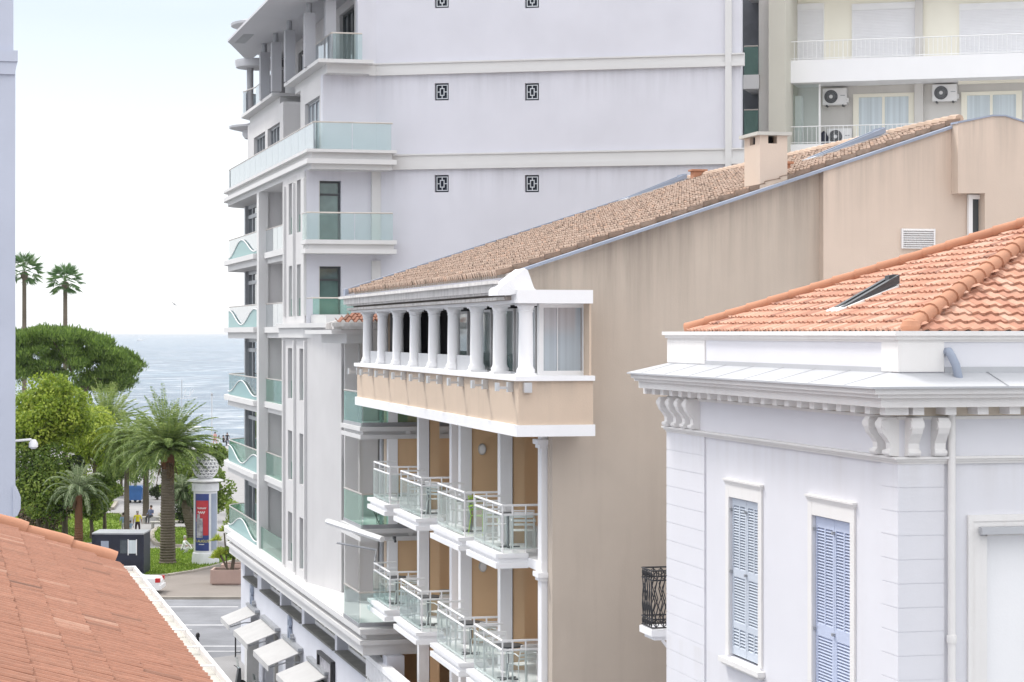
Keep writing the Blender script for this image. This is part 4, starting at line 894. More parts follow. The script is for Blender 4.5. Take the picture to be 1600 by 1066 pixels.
# roof
m_ = .385; e0 = .22
re = lambda d: .03+m_*d
SP = [(a_, b_*.7) for a_, b_ in [(0, 0), (.12, .012), (.3, .03), (.42, .034), (.52, .022), (.62, .0), (.75, -.008), (.9, -.004), (1, 0)]]
LL = 5.05; cs_ = 1/math.hypot(1, m_)
T0, T1 = vt0+e0, vt1-e0; S0 = vs+e0; half = (T1-T0)/2
nd = 15; ex = half/cs_/round(half/cs_/.30)
mb = MB(V)
def ins(a, d):
    dd = half-(d*cs_); return dd-.02 <= a <= (T1-T0)-dd+.02 if False else (dd < a+.08 and a < (T1-T0)-dd+.08)
tiles(mb, V, (S0+half, T0, re(half)), (0, 1, 0), (-1, 0, -m_), int((T1-T0)/.19)+1, round(half/cs_/ex), .19, ex, SP, ins, lift=.03, lip=.035)
rf = P('hip_roof', mb, M['tileorange'], bV, merge=False)
mb = MB(V)
def ins2(a, d): return (half-d*cs_) < a+.08
tiles(mb, V, (S0, T0+half, re(half)), (1, 0, 0), (0, -1, -m_), 52, round(half/cs_/ex), .19, ex, SP, ins2, lift=.03, lip=.035)
P('front_roof_slope', mb, M['tileorange'], rf, merge=False)
dk = MB(V); zz = -.045
dk.q([(S0, T0, re(0)+zz), (S0+half, T0+half, re(half)+zz), (S0, T1, re(0)+zz)]); dk.q([(S0, T0, re(0)+zz), (22, T0, re(0)+zz), (22, T0+half, re(half)+zz), (S0+half, T0+half, re(half)+zz)])
dk.q([(S0, T1, re(0)+zz), (22, T1, re(0)+zz), (22, T0+half, re(half)+zz), (S0+half, T0+half, re(half)+zz)])
P('roof_underlay', dk, M['tileridge'], rf)
def ridge(p0, p1, n, r_, nm, par):
    m = MB(V); p0, p1 = Vector(p0), Vector(p1)
    for i in range(n):
        a_, b_ = p0.lerp(p1, i/n), p0.lerp(p1, (i+1.06)/n)
        m.tube([tuple(a_), tuple(a_.lerp(b_, .12)), tuple(b_)], [r_*1.08, r_*1.0, r_*.86], 12)
    return P(nm, m, M['tileridge'], par, True)
ridge((S0+.05, T0+.05, re(0)+.05), (S0+half, T0+half, re(half)+.08), 18, .115, 'hip_ridge_tiles', rf)
ridge((S0+.02, T1-.02, re(0)+.05), (S0+half, T0+half, re(half)+.08), 17, .095, 'far_ridge_tiles', rf)
P('ridge_end_tile', MB(V).lathe(S0+.05, T0+.05, [(.02, re(0)-.02), (.11, re(0)+.0), (.13, re(0)+.06), (.1, re(0)+.13), (.02, re(0)+.17)], 16), M['tileridge'], rf, True)
rooflight(V, (12.35, 13.35), 30.85, 31.4, lambda s: re(s-S0)+.02, 'roof_window', 'open grey roof window in the orange tiled villa roof', 'darkframe', 'ac', .03)
# black iron balcony beyond the villa
bs0 = V.onT(1003, 39.0)
ib = root('iron_balcony', 'black wrought-iron balcony on a white slab beside the villa corner', 'balcony', V(11.8, 38.7, -5.4))
P('balcony_slab', MB(V).box(bs0-.03, 12.6, 38.3, 39.06, -5.42, -5.3).box(bs0+.05, 12.6, 38.4, 39.0, -5.5, -5.42), M['white'], ib)
r_ = MB(V)
for z in (-4.25, -4.42, -5.12, -5.27): r_.tube([(12.6, 38.35, z), (bs0, 38.35, z), (bs0, 39.0, z), (12.6, 39.0, z)], .016, 5)
def orn(pf, L_):
    n = int(L_/.13)
    for i in range(n):
        x = (i+.5)*L_/n
        r_.tube([pf(x, -5.27), pf(x-.02, -5.1), pf(x+.035, -4.9), pf(x-.035, -4.65), pf(x+.02, -4.42), pf(x, -4.25)], .012, 5)
        r_.tube([pf(x, -5.12), pf(x-.045, -4.95), pf(x+.03, -4.75), pf(x-.03, -4.55), pf(x+.02, -4.42)], .010, 5)
        r_.tube([pf(x+.045*math.cos(q*PI/4), -4.335+.06*math.sin(q*PI/4)) for q in range(9)], .009, 4)
        r_.tube([pf(x+.045*math.cos(q*PI/4), -5.195+.055*math.sin(q*PI/4)) for q in range(9)], .009, 4)
orn(lambda x, z: (bs0+x, 38.35, z), 1.0); orn(lambda x, z: (bs0, 38.35+x, z), .65); orn(lambda x, z: (bs0+x, 39.0, z), 1.0)
P('iron_railing', r_, M['black'], ib)
P('balcony_strut', MB(V).tube([(bs0+.2, 38.4, -5.5), (12.55, 38.4, -6.2)], .03), M['white'], ib)
P('villa_annex', MB(V).box(13.4, 21.5, vt1+.01, 41.2, GL, -1.7), M['villa'], bV)
# ================= cream apartment block behind, top right =================
D = Fr(1780); CUR[0] = D
bD = root('apartment_block', 'cream apartment block with long white balconies, roller shutters and air conditioners at top right', 'building', PX(1420, 600, 82)*1.0)
dt = 75.7
Yd = lambda px, T=dt: T/(D.c-(px-CX)/F*D.sn)
hD = lambda px, py, T=dt: (521-py)*Yd(px, T)/F
SD = lambda px, T=dt: D.onT(px, T)
s0, s1 = SD(1228), SD(1800)
zA0, zA1 = hD(1228, 130), hD(1228, 95)     # fascia of upper balcony
zB0, zB1 = hD(1232, 262), hD(1232, 226)
P('upper_balcony', MB(D).box(s0-.05, s1, dt, dt+1.6, zA0, zA1), M['white'], bD)
P('lower_balcony', MB(D).box(s0+.02, s1, dt, dt+1.6, zB0, zB1), M['white'], bD)
P('top_balcony', MB(D).box(s0-.05, s1, dt, dt+1.6, zA1+2.45, zA1+3.3), M['white'], bD)
P('end_pier', MB(D).box(s0-.05, s0+.1, dt+.02, dt+1.6, zB1, zA0-.002).box(s0-.05, s0+.1, dt+.02, dt+1.6, zA1+.002, zA1+2.45), M['white'], bD)
wt = dt+1.61
P('upper_wall', MB(D).box(s0, s1, wt, wt+.4, zA0, 14), M['cream'], bD)
P('lower_wall', MB(D).box(s0, s1, wt+.003, wt+.4, GL, zA0-.001), M['greige'], bD)
P('side_block', MB(D).box(s0+.2, s1, wt+.41, dt+16, GL, 13.9), M['greige'], bD)
for pa, pb in ((1241, 1286), (1333, 1431), (1501, 1640)):
    a_, b_ = SD(pa, wt), SD(pb, wt); zt = hD(pa, 17, wt)
    mb = MB(D); z = zA1
    while z < zt: mb.box(a_, b_, wt-.05, wt-.008, z, z+.045); z += .052
    w = P('roller_shutter', mb, M['rollshut'], bD); P('shutter_box', MB(D).box(a_-.04, b_+.04, wt-.09, wt-.002, zt, zt+.22), M['whiteframe'], w)
    P('shutter_rail', MB(D).box(a_-.04, a_, wt-.07, wt-.002, zA1, zt), M['whiteframe'], w); P('shutter_rail', MB(D).box(b_, b_+.04, wt-.07, wt-.002, zA1, zt), M['whiteframe'], w)
pr = SD(1437, wt); P('wall_pier', MB(D).box(pr-.16, pr+.14, wt-.25, wt-.001, zB1, zA0-.002).box(pr-.14, pr+.12, wt-.2, wt-.001, zA1, 13), M['greige'], bD)
def drail(z0, z1, a_, b_, nm):
    mb = MB(D).tube([(a_, dt+.1, z1), (b_, dt+.1, z1)], .018, 5).tube([(a_, dt+.1, z0+.06), (b_, dt+.1, z0+.06)], .014, 5)
    s_ = a_
    k = 0
    while s_ < b_:
        mb.tube([(s_, dt+.1, z0), (s_, dt+.1, z1)], .014 if k % 6 == 0 else .008, 4); s_ += .15; k += 1
    P(nm, mb, M['whitemetal'], bD)
drail(zA1, hD(1240, 65), s0+.12, s1, 'balcony_railing'); drail(zB1, hD(1240, 198), s0+.12, s1, 'balcony_railing')
def pane2(pa, pb, pt_, par=bD, pm='panepale'):
    a_, b_ = SD(pa, wt), SD(pb, wt); z0, z1 = zB1+.02, hD(pa, pt_, wt)
    w = P('sliding_window', MB(D).box(a_, b_, wt-.03, wt-.01, z0, z1), M[pm], bD)
    f = MB(D)
    for x in (a_, (a_+b_)/2-.05, b_-.09): f.box(x, x+.09, wt-.07, wt-.031, z0, z1)
    f.box(a_-.1, a_, wt-.09, wt-.002, z0, z1+.12).box(b_, b_+.1, wt-.09, wt-.002, z0, z1+.12).box(a_, b_, wt-.09, wt-.002, z1, z1+.12)
    P('window_frame', f, M['cream'], w)
pane2(1338, 1424, 153); pane2(1507, 1592, 150)
P('glass_partition', MB(D).box(SD(1236), SD(1276), dt+.5, dt+.53, zB1+.01, zA0-.01), M['glassclear'], bD)
P('partition_post', MB(D).box(SD(1276), SD(1279), dt+.48, dt+.55, zB1+.01, zA0-.01), M['whiteframe'], bD)
P('white_cabinet', MB(D).box(SD(1234, dt+1), SD(1252, dt+1), dt+1, dt+1.5, zB1, zB1+1.75), M['whiteframe'], bD)
P('awning_cassette', MB(D).box(SD(1497, dt+1), s1, dt+1, dt+1.2, hD(1500, 131, dt+1), hD(1500, 126, dt+1)), M['cream'], bD)
def acunit(px, py, lab, T=wt-.35, z=None):
    s_ = SD(px, T); z = hD(px, py, T) if z is None else z
    r_ = root('air_conditioner', lab, 'air conditioner', D(s_, T+.15, z-.32), 'outdoor air conditioners on the cream block')
    f = lambda a, b, c: D(s_+a, T+b, z+c)
    P('casing', MB(f).box(-.41, .41, 0, .3, -.28, .28), M['ac'], r_)
    g = MB(f)
    for rr_ in (.07, .13, .18, .225): g.tube([(-.12+rr_*math.cos(q*PI/12), -.02, rr_*math.sin(q*PI/12)) for q in range(25)], .007, 4)
    for q in range(24): g.tube([(-.12+.05*math.cos(q*PI/12), -.018, .05*math.sin(q*PI/12)), (-.12+.225*math.cos(q*PI/12), -.018, .225*math.sin(q*PI/12))], .006, 4)
    P('fan_guard', g, M['greyframe'], r_)
    P('fan_opening', MB(f).prism([(-.12+.23*math.cos(q*PI/14), .23*math.sin(q*PI/14)) for q in range(28)], -.006, -.002, 't'), M['black'], r_)
    P('fan_hub', MB(f).prism([(-.12+.06*math.cos(q*PI/7), .06*math.sin(q*PI/7)) for q in range(14)], -.035, -.026, 't'), M['ac'], r_)
    P('maker_plate', MB(f).box(.2, .36, -.004, -.001, .02, .045), M['greyframe'], r_)
    P('bracket', MB(f).box(-.3, -.25, -.02, .34, -.33, -.281).box(.25, .3, -.02, .34, -.33, -.281), M['darkframe'], r_)
    P('pipe_cover', MB(f).box(.411, .47, .05, .2, -.2, -.05), M['ac'], r_)
acunit(1304, 151, 'white air conditioner on the wall left of the sliding window'); acunit(1476, 145, 'white air conditioner on the wall right of the beige pier')
acunit(1311, 0, 'white air conditioner standing on the balcony floor behind the railing', z=zB1+.34)
s_ = SD(1287, dt+.8); r_ = root('folded_parasol_base', 'dark blue bag beside the floor air conditioner on the lower balcony', 'bag', D(s_, dt+.8, zB1))
P('bag_body', MB(D).lathe(s_, dt+.8, [(.1, zB1), (.17, zB1+.08), (.16, zB1+.3), (.08, zB1+.45), (.02, zB1+.5)], 10), M['navy'], r_, True)
r_.name = 'bag'
# narrow recess between the two blocks
tE = dt-1.2
x0, x1, x2, x3 = SD(1159, tE), SD(1181, tE), SD(1201, tE), SD(1228, tE)-.02
P('stair_strip', MB(D).box(x2, x3, tE, tE+3, GL, 14), M['creamgrey'], bD)
P('greige_stair_strip', MB(D).box(x1, x2-.005, tE+.6, tE+3, GL, 14), M['greige'], bD)  # set-back strip in its own greige render
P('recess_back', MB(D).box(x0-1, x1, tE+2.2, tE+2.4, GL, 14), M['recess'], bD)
for z0, z1 in ((hD(1165, 137, tE), hD(1165, 115, tE)), (hD(1165, 240, tE), hD(1165, 215, tE)), (hD(1165, -10, tE), hD(1165, -20, tE))):
    b = P('recess_balcony', MB(D).box(x0-.02, x1+.04, tE+.4, tE+2.19, z0, z1), M['trimA'], bD)
    P('glass_panel', MB(D).box(x0, x1, tE+.45, tE+.47, z1, z1+.95), M['glassgreen'], b); P('handrail', MB(D).tube([(x0, tE+.46, z1+.97), (x1, tE+.46, z1+.97)], .025), M['rail'], b)
# ================= left-edge building =================
Lf = Fr(-90); lt = 50
lx = lambda px: Lf.onT(px, lt)
lz = lambda py: (521-py)*(lt/(Lf.c+.222*Lf.sn))/F
bL = root('grey_building', 'blue-grey rendered building with a moulded ledge at the left edge of the view', 'building', Lf(lx(-20), lt+1, GL))
P('upper_wall', MB(Lf).box(lx(-700), lx(21), lt, lt+7, lz(80), lz(-260)), M['bluegreyshade'], bL)
P('lower_wall', MB(Lf).box(lx(-700), lx(24), lt-.02, lt+7, GL, lz(109)), M['bluegreyshade'], bL)
P('ledge', MB(Lf).box(lx(-700), lx(27.5), lt-.12, lt+7, lz(97), lz(80)).prism([(lx(-700), lz(97)), (lx(27), lz(97)), (lx(23), lz(117)), (lx(-700), lz(117))], lt-.08, lt+7, 't'), M['bluegreyshade'], bL)
P('corner_moulding', MB(Lf).prism([(lx(20), lz(758)), (lx(30), lz(770)), (lx(32.5), lz(778)), (lx(32), lz(795)), (lx(27), lz(806)), (lx(20), lz(808))], lt-.06, lt+6, 't'), M['bluegreyshade'], bL)
r_ = root('security_lamp', 'white bracket lamp on the side of the blue-grey building in front of the trees', 'lamp', Lf(lx(30), lt, lz(692)))
P('lamp_arm', MB(Lf).tube([(lx(24), lt+.3, lz(690)), (lx(50), lt+.3, lz(688))], .03), M['whitemetal'], r_); P('lamp_head', MB(Lf).lathe(lx(53), lt+.3, [(.04, lz(703)), (.1, lz(700)), (.1, lz(694)), (.05, lz(688))], 12), M['whitemetal'], r_, True)
# ================= foreground clay roof =================
R_ = Fr(-90)
se, he, tf_ = 2.42, -3.30, 32.35
sl_ = .36
bR = root('clay_roof_house', 'house with a broad terracotta pantile roof and a wide stone gutter, bottom left', 'house', R_(0, 22, GL))
mb = MB(R_); WV = [(0, -.02), (.12, -.02), (.2, .0), (.28, .03), (.42, .046), (.58, .046), (.72, .03), (.8, 0), (.88, -.02), (1, -.02)]
nd = 30; ex = .375; cz_ = 1/math.hypot(1, sl_)
Ltot = nd*ex
tiles(mb, R_, (se-Ltot*cz_, 12.0, he+sl_*Ltot*cz_), (0, 1, 0), (1, 0, -sl_), int((tf_-12)/.21), nd, .21, ex, WV, lift=.026, lip=.03)
rf = P('pantile_roof', mb, M['tilered'], bR, merge=False)
P('roof_deck', MB(R_).prism([(se-Ltot*cz_, he+sl_*Ltot*cz_-.05), (se-.02, he-.05), (se-.02, he-.16), (se-Ltot*cz_, he+sl_*Ltot*cz_-.16)], 12, tf_, 't'), M['tileridge'], rf)
# verge capping: overlapping large half-round tiles
m = MB(R_); n = 9
for i in range(n):
    a_ = se-.05-i*.62; b_ = a_-.70
    z = lambda s: he+sl_*(se-s)
    m.tube([(a_, tf_+.02, z(a_)+.03), (a_-.1, tf_+.02, z(a_-.1)+.04), (b_, tf_+.02, z(b_)+.02)], [.15, .145, .115], 12)
P('verge_tiles', m, M['tileridge'], rf, True)
P('verge_mortar', MB(R_).prism([(se-.1, he-.1), (se-.1, he+.02), (se-6, he+.02+sl_*5.9), (se-6, he-.1+sl_*5.9)], tf_-.14, tf_+.1, 't'), M['concrete'], rf)
P('ridge_tile', MB(R_).tube([(-2.6+.3, 14.6, -2.1+.02), (-1.2, 15.3, -2.62+.02)], [.2, .2], 16), M['tileridge'], rf, True)
P('gutter_trough', MB(R_).box(se-.05, se+.22, 12, tf_+.05, he-.16, he-.10).box(se-.06, se-.04, 12, tf_, he-.1, he-.03), M['concrete'], bR)
P('gutter_rim', MB(R_).box(se+.22, se+.26, 12, tf_+.08, he-.2, he-.03).box(se-.05, se+.22, tf_+.05, tf_+.08, he-.2, he-.03), M['ac'], bR)
for i in range(14): P('gutter_strap', MB(R_).box(se-.03, se+.24, 14+i*1.4, 14.03+i*1.4, he-.025, he-.012), M['ac'], bR)
P('walls', MB(R_).box(-8, se-.15, 12.2, tf_-.3, GL, he-.2).box(-8, se+.1, 12.1, tf_-.1, he-.4, he-.205), M['groundwall'], bR)
# ================= ground, road, park, beach, sea =================
def sheet(name, pts, z, mat, kind='structure', thick=None, **kw):
    mb = MB()
    if thick: mb.prism([(p[0], p[1]) for p in pts], z-thick, z)
    else: mb.q([(p[0], p[1], z) for p in pts])
    return P(name, mb, mat, None, kind=kind, **kw)
def gp(l, z=0.0): return [tuple(G(x, y, z)[:2]) for x, y in l]
sheet('ground', [(-400, -60), (400, -60), (400, 273), (-400, 273)], 0, M['pale_pave'])
sheet('road', [(-90, 2), (60, 2), (60, 116.6), (-90, 116.6)], .004, M['asphalt'])
rn = 0
for y, x0, x1, w in ((948.5, 245, 372, .28), (977, 225, 362, .3), (984, 250, 300, .2), (1010, 300, 400, .28), (1018, 290, 375, .22)):
    Y = HC*F/(y-HY); sheet('road_marking', [((x0-CX)/F*Y-8, Y-w/2), ((x1-CX)/F*Y, Y-w/2), ((x1-CX)/F*Y, Y+w/2), ((x0-CX)/F*Y-8, Y+w/2)], .008, M['paint'])
sheet('pavement', [tuple(A(s, t, 0)[:2]) for s, t in ((9.6, 20), (9.6, 92.5), (10.4, 94.2), (12.02, 95.2), (15, 95.2), (15, 20))], .13, M['pale_pave'], thick=.13)
sheet('brown_pavement', gp([(-60, 936), (420, 936), (420, 905), (380, 892), (330, 892), (250, 905), (60, 912), (-60, 912)]), .12, M['brownpave'], thick=.12)
kb = MB(); pts = gp([(-60, 936.5), (420, 936.5)]); kb.path(pts, .22, 0, .135); P('kerb', kb, M['kerb'], None, kind='structure')
# lawns with stone kerbs
def lawn(pl, n, nm='lawn', lab=None):
    pts = gp(pl); sheet(nm, pts, .16, M['grassbase'], thick=.16)
    k = MB(); k.path(pts, .3, 0, .22, close=True); P('stone_kerb', k, M['kerb'], None, kind='structure')
    xs = [p[0] for p in pts]; ys = [p[1] for p in pts]; mb = MB()
    def inside(x, y):
        c = False
        for i in range(len(pts)):
            a_, b_ = pts[i], pts[i-1]
            if (a_[1] > y) != (b_[1] > y) and x < (b_[0]-a_[0])*(y-a_[1])/(b_[1]-a_[1])+a_[0]: c = not c
        return c
    k_ = 0
    while k_ < n:
        x, y = random.uniform(min(xs), max(xs)), random.uniform(min(ys), max(ys))
        if not inside(x, y): continue
        k_ += 1; h = random.uniform(.06, .16); a_ = random.random()*PI; w = .05
        mb.q([(x-w*math.cos(a_), y-w*math.sin(a_), .155), (x+w*math.cos(a_), y+w*math.sin(a_), .155), (x+random.uniform(-.05, .05), y+random.uniform(-.05, .05), .155+h)]); mb.r.append(random.random())
    P('grass', mb, M['grassblade'], None, kind='stuff', merge=False, label='short green lawn grass in the park', cat='grass')
M['grassbase'] = plaster('lawn_green', (.17, .25, .035), .25, fine=3, bm=.6)
lawn([(140, 900), (225, 905), (262, 903), (300, 897), (335, 889), (372, 878), (390, 868), (372, 860), (330, 860), (225, 862), (150, 864)], 9000)
lawn([(20, 862), (190, 850), (196, 812), (188, 806), (60, 806), (20, 808)], 7000)
lawn([(238, 845), (244, 852), (262, 856), (330, 856), (336, 843), (326, 828), (246, 828), (238, 836)], 3000)
lawn([(60, 800), (175, 797), (182, 787), (60, 788)], 1200)
lawn([(248, 818), (330, 818), (332, 806), (250, 806)], 1200)
sheet('light_path', gp([(228, 862), (345, 859), (345, 856.5), (262, 857.5), (232, 857.5)]), .01, M['sand'])
# beach, sea
bm_ = MB(); bm_.q([(-400, 273, 0), (400, 273, 0), (400, 300, -1.3), (-400, 300, -1.3)]); P('beach', bm_, M['sand'], None, kind='structure')
m, nt, b = nodes('sea_water')
g_ = N(nt, 'ShaderNodeNewGeometry'); mp = N(nt, 'ShaderNodeMapping'); mp.inputs['Scale'].default_value = (.10, .075, 1); nt.links.new(g_.outputs['Position'], mp.inputs[0])
w1 = noise(nt, mp.outputs[0], 1.0, 8, .68); mp2 = N(nt, 'ShaderNodeMapping'); mp2.inputs['Scale'].default_value = (.006, .02, 1); nt.links.new(g_.outputs['Position'], mp2.inputs[0])
w2 = noise(nt, mp2.outputs[0], 1.0, 5, .6)
w3 = ramp(nt, w1, [(.50, (0,)*3), (.66, (1,)*3)])  # sparse foam and wave glitter, both painted into the base colour
nt.links.new(mixc(nt, math_(nt, 'MULTIPLY', w3, .55), ramp(nt, w2, [(.35, (.03, .075, .13)), (.65, (.07, .135, .20))]), (.62, .64, .66)), b.inputs['Base Color']); b.inputs['Roughness'].default_value = .22
bp = N(nt, 'ShaderNodeBump'); bp.inputs['Strength'].default_value = 1.0; bp.inputs['Distance'].default_value = 3.0
nt.links.new(w1, bp.inputs['Height']); nt.links.new(bp.outputs[0], b.inputs['Normal']); M['sea'] = m
bm_ = MB(); bm_.q([(-30000, 284, -.6), (30000, 284, -.6), (30000, 45000, -.6), (-30000, 45000, -.6)]); P('sea', bm_, m, None, kind='structure')
# ---------------- vegetation ----------------
M['leaf_dead'] = leafm('dead_fronds', (.10, .07, .04), (.17, .12, .07), (.26, .19, .11))
def rv(): 
    while True:
        v = Vector((random.uniform(-1, 1), random.uniform(-1, 1), random.uniform(-1, 1)))
        if .05 < v.length <= 1: return v
def leaf(mb, p, L_, w, d, r, nn=None):
    s_ = (d.cross(rv()) if nn is None else d.cross(nn)).normalized()*w; n = len(mb.v)
    mb.v += [p-s_*.3, p+d*L_*.5-s_, p+d*L_, p+d*L_*.5+s_]; mb.f.append((n, n+1, n+2, n+3)); mb.r.append(r)
def crown(mb, c, rad, n, L_, w, shell=.6, up=.3, droop=0):
    lr = random.uniform(-.28, .28)
    for _ in range(n):
        d = rv().normalized(); rr = shell+(1-shell)*random.random()**.6
        p = c+Vector((d.x*rad[0], d.y*rad[1], d.z*rad[2]))*rr
        nn = (d+rv()*.55+Vector((0, 0, .25))).normalized(); dd = (nn.cross(rv())+d*.35+Vector((0, 0, up*.5))).normalized()
        leaf(mb, p, L_*random.uniform(.6, 1.3), w, dd, min(1, max(0, .5+lr+random.uniform(-.3, .3))), nn)
def tree(px, Y, top, bot, wpx, mat, lab, name='leafy_tree', n=9000, lobes=26, L_=.22, w=.08, trunk_r=.14, dx=0, cat='tree', group=None, lrad=.36, bark='bark', up=.3, grow=None):
    x = (px-CX)/F*Y; zt = HC-(top-HY)/F*Y; zb = HC-(bot-HY)/F*Y; W_ = wpx/F*Y/2; H_ = (zt-zb)/2; zc = (zt+zb)/2
    r_ = root(name, lab, cat, (x, Y, 0), group)
    tr = MB(); tr.tube([(x+dx, Y, 0), (x+dx*.7+.03, Y, zb*.5), (x+dx*.3-.03, Y, zb), (x, Y, zc)], [trunk_r*1.25, trunk_r, trunk_r*.9, trunk_r*.5], 10)
    mb = MB()
    for i in range(lobes):
        d = rv(); c = Vector((x+d.x*W_*.92, Y+d.y*W_*.92, zc+d.z*H_*.9)); lr_ = min(W_, H_)*random.uniform(lrad*.7, lrad*1.25)
        crown(mb, c, (lr_*1.1, lr_*1.1, lr_*.9), n//lobes, L_, w, up=up)
        if i % 3 == 0: tr.tube([(x, Y, zb+(zc-zb)*random.random()), tuple(c*.5+Vector((x, Y, zc))*.5), tuple(c)], [trunk_r*.4, trunk_r*.25, trunk_r*.1], 5)
    P('trunk', tr, M[bark], r_, True); P('crown', mb, M[mat], r_, merge=False); return r_
def frond(mb, o, az, el, L_, droop, ll, lw, nl=46, rk=.5, stem=.12):
    d = Vector((math.cos(az)*math.cos(el), math.sin(az)*math.cos(el), math.sin(el))); p = o.copy(); st = L_/nl; tw = random.uniform(-.3, .3)
    base_r = rk+random.uniform(-.16, .16)
    side0 = Vector((-math.sin(az), math.cos(az), 0)); pts = []
    for i in range(nl):
        f = i/nl; d = (d+Vector((0, 0, -droop*st*(.35+1.5*f)))).normalized(); p = p+d*st; pts.append(p.copy())
        if f < stem: continue
        up = side0.cross(d); l_ = ll*(math.sin(PI*min(1, .12+f*.84))**.6)
        for sg in (-1, 1):
            dd = (side0*sg*.85+d*.65+up*.25*random.uniform(.2, 1.2)+Vector((0, 0, -.18))).normalized()
            leaf(mb, p, l_*random.uniform(.85, 1.1), lw, dd, min(1, max(0, base_r+random.uniform(-.18, .18))))
    n = len(mb.v)
    for q in pts[::6]: mb.v += [q-side0*.025, q+side0*.025]
    for i in range(len(pts[::6])-1): mb.f.append((n+2*i, n+2*i+1, n+2*i+3, n+2*i+2)); mb.r.append(.8)
def palmtrunk(x, y, z0, z1, r0, r1, lean=(0, 0), ring=.16):
    mb = MB(); n = int((z1-z0)/ring); k = 16
    pts = []; 
    for i in range(n*2+1):
        f = i/(n*2); rr = r0+(r1-r0)*f; rr *= 1.06 if i % 2 else .95
        if f < .06: rr *= 1.25-.25*f/.06
        base = len(mb.v)
        for j in range(k):
            an = 2*PI*j/k; q = rr*(1+.05*math.sin(j*3+i*1.7))
            mb.v.append(Vector((x+lean[0]*f+q*math.cos(an), y+lean[1]*f+q*math.sin(an), z0+(z1-z0)*f)))
        if i:
            for j in range(k): m2 = (j+1) % k; mb.f.append((base-k+j, base-k+m2, base+m2, base+j))
    return mb
def date_palm(px, basey, cy, rpx, nf, lab, mat='leaf_palm', tr=.4, trmat='palmbark', Y=None, ell=(-.55, 1.45), name='date_palm', ll=.42, lean=(0, 0), group=None, topred=False, droop=1.0, rk=.5):
    Y = Y or HC*F/(basey-HY); x = (px-CX)/F*Y; zc = HC-(cy-HY)/F*Y; L_ = rpx/F*Y
    r_ = root(name, lab, 'palm tree', (x, Y, 0), group)
    P('trunk', palmtrunk(x, Y, 0, zc, tr*1.12, tr*.82, lean), M[trmat], r_, True)
    x += lean[0]; yy = Y+lean[1]
    if topred: P('fibrous_neck', MB().lathe(x, yy, [(tr*.82, zc-1.1), (tr*1.0, zc-.6), (tr*.85, zc-.1), (tr*.5, zc+.2)], 14), M['redbark'], r_, True)
    mb = MB()
    for i in range(nf):
        f = (i+.5)/nf; el = ell[1]+(ell[0]-ell[1])*f**.8; az = i*2.399963+random.uniform(-.15, .15)
        frond(mb, Vector((x, yy, zc+.1)), az, el+random.uniform(-.1, .1), L_*random.uniform(.72, 1.16)*1.15, droop/ max(1, L_)*1.1, ll, .03, rk=rk-.25*f+.1)
    P('fronds', mb, M[mat], r_, merge=False)
    db = MB()
    for i in range(7): frond(db, Vector((x, yy, zc-.15)), random.random()*6.28, random.uniform(-.9, -.4), L_*random.uniform(.4, .65), 1.2, ll*.7, .03, nl=24)
    P('dead_fronds', db, M['leaf_dead'], r_, merge=False); return r_
date_palm(262, 885, 706, 80, 130, 'tall date palm with arching green fronds and thick ringed trunk on the near lawn', tr=.42, topred=True, ell=(-.12, 1.45), droop=.75)
date_palm(123, 850, 772, 56, 38, 'short palm with silvery green fronds and reddish shaggy trunk behind the clay roof', mat='leaf_silver', tr=.26, trmat='redbark', ell=(.15, 1.5), ll=.34, droop=1.6)
date_palm(198, 848, 690, 60, 80, 'palm with a slender grey trunk behind the dark blue cabin', tr=.17, droop=1.6, ll=.4, ell=(-.9, 1.4), rk=.6)
date_palm(168, 800, 665, 62, 60, 'palm with upright feathery fronds rising beside the pine', Y=185, tr=.25, ell=(.1, 1.5), droop=.5, ll=.5, rk=.65)
date_palm(228, 800, 700, 55, 60, 'palm half hidden behind the tall date palm', Y=168, tr=.22, ell=(-.6, 1.4), droop=1.2, rk=.45)
date_palm(303, 845, 768, 30, 40, 'leaning palm with a thick pale trunk beside the poster column', tr=.34, ell=(-.6, 1.4), lean=(-.75, 0), ll=.3, mat='leaf_silver', rk=.3)
def fan_palm(px, cy, Y, lab, rpx=33):
    x = (px-CX)/F*Y; zc = HC-(cy-HY)/F*Y; r_ = root('fan_palm', lab, 'palm tree', (x, Y, 0), 'tall fan palms above the pine')
    L_ = rpx/F*Y
    P('trunk', palmtrunk(x, Y, 0, zc, .26, .2, ring=.3), M['palmbark'], r_, True)
    mb = MB()
    for i in range(34):
        az = i*2.4+random.uniform(-.2, .2); el = 1.35-2.1*(i/34)
        d = Vector((math.cos(az)*math.cos(el), math.sin(az)*math.cos(el), math.sin(el))); o = Vector((x, Y, zc))
        tip = o+d*L_*.55; side = Vector((-math.sin(az), math.cos(az), 0)); base_r = random.uniform(.25, .75)
        n = len(mb.v); mb.v += [o-side*.03, o+side*.03, tip+side*.03, tip-side*.03]; mb.f.append((n, n+1, n+2, n+3)); mb.r.append(.7)
        for q in range(17):
            an = (q/16-.5)*2.5; dd = (d*math.cos(an)+side*math.sin(an)+Vector((0, 0, -.25-.35*abs(an)*.4))).normalized()
            leaf(mb, tip, L_*.55*random.uniform(.85, 1.1), .055, dd, min(1, max(0, base_r+random.uniform(-.15, .15))))
    sk = MB().lathe(x, Y, [(.2, zc-1.6), (.42, zc-1.1), (.5, zc-.5), (.25, zc)], 12)
    P('fronds', mb, M['leaf_fan'], r_, merge=False); P('dead_leaf_skirt', MB().lathe(x, Y, [(.2, zc-.9), (.36, zc-.6), (.4, zc-.25), (.2, zc)], 12), M['palmbark'], r_, True)
fan_palm(38, 424, 225, 'tall fan palm nearest the left grey building', 33); fan_palm(102, 440, 222, 'tall fan palm right of the other one above the pine', 31)
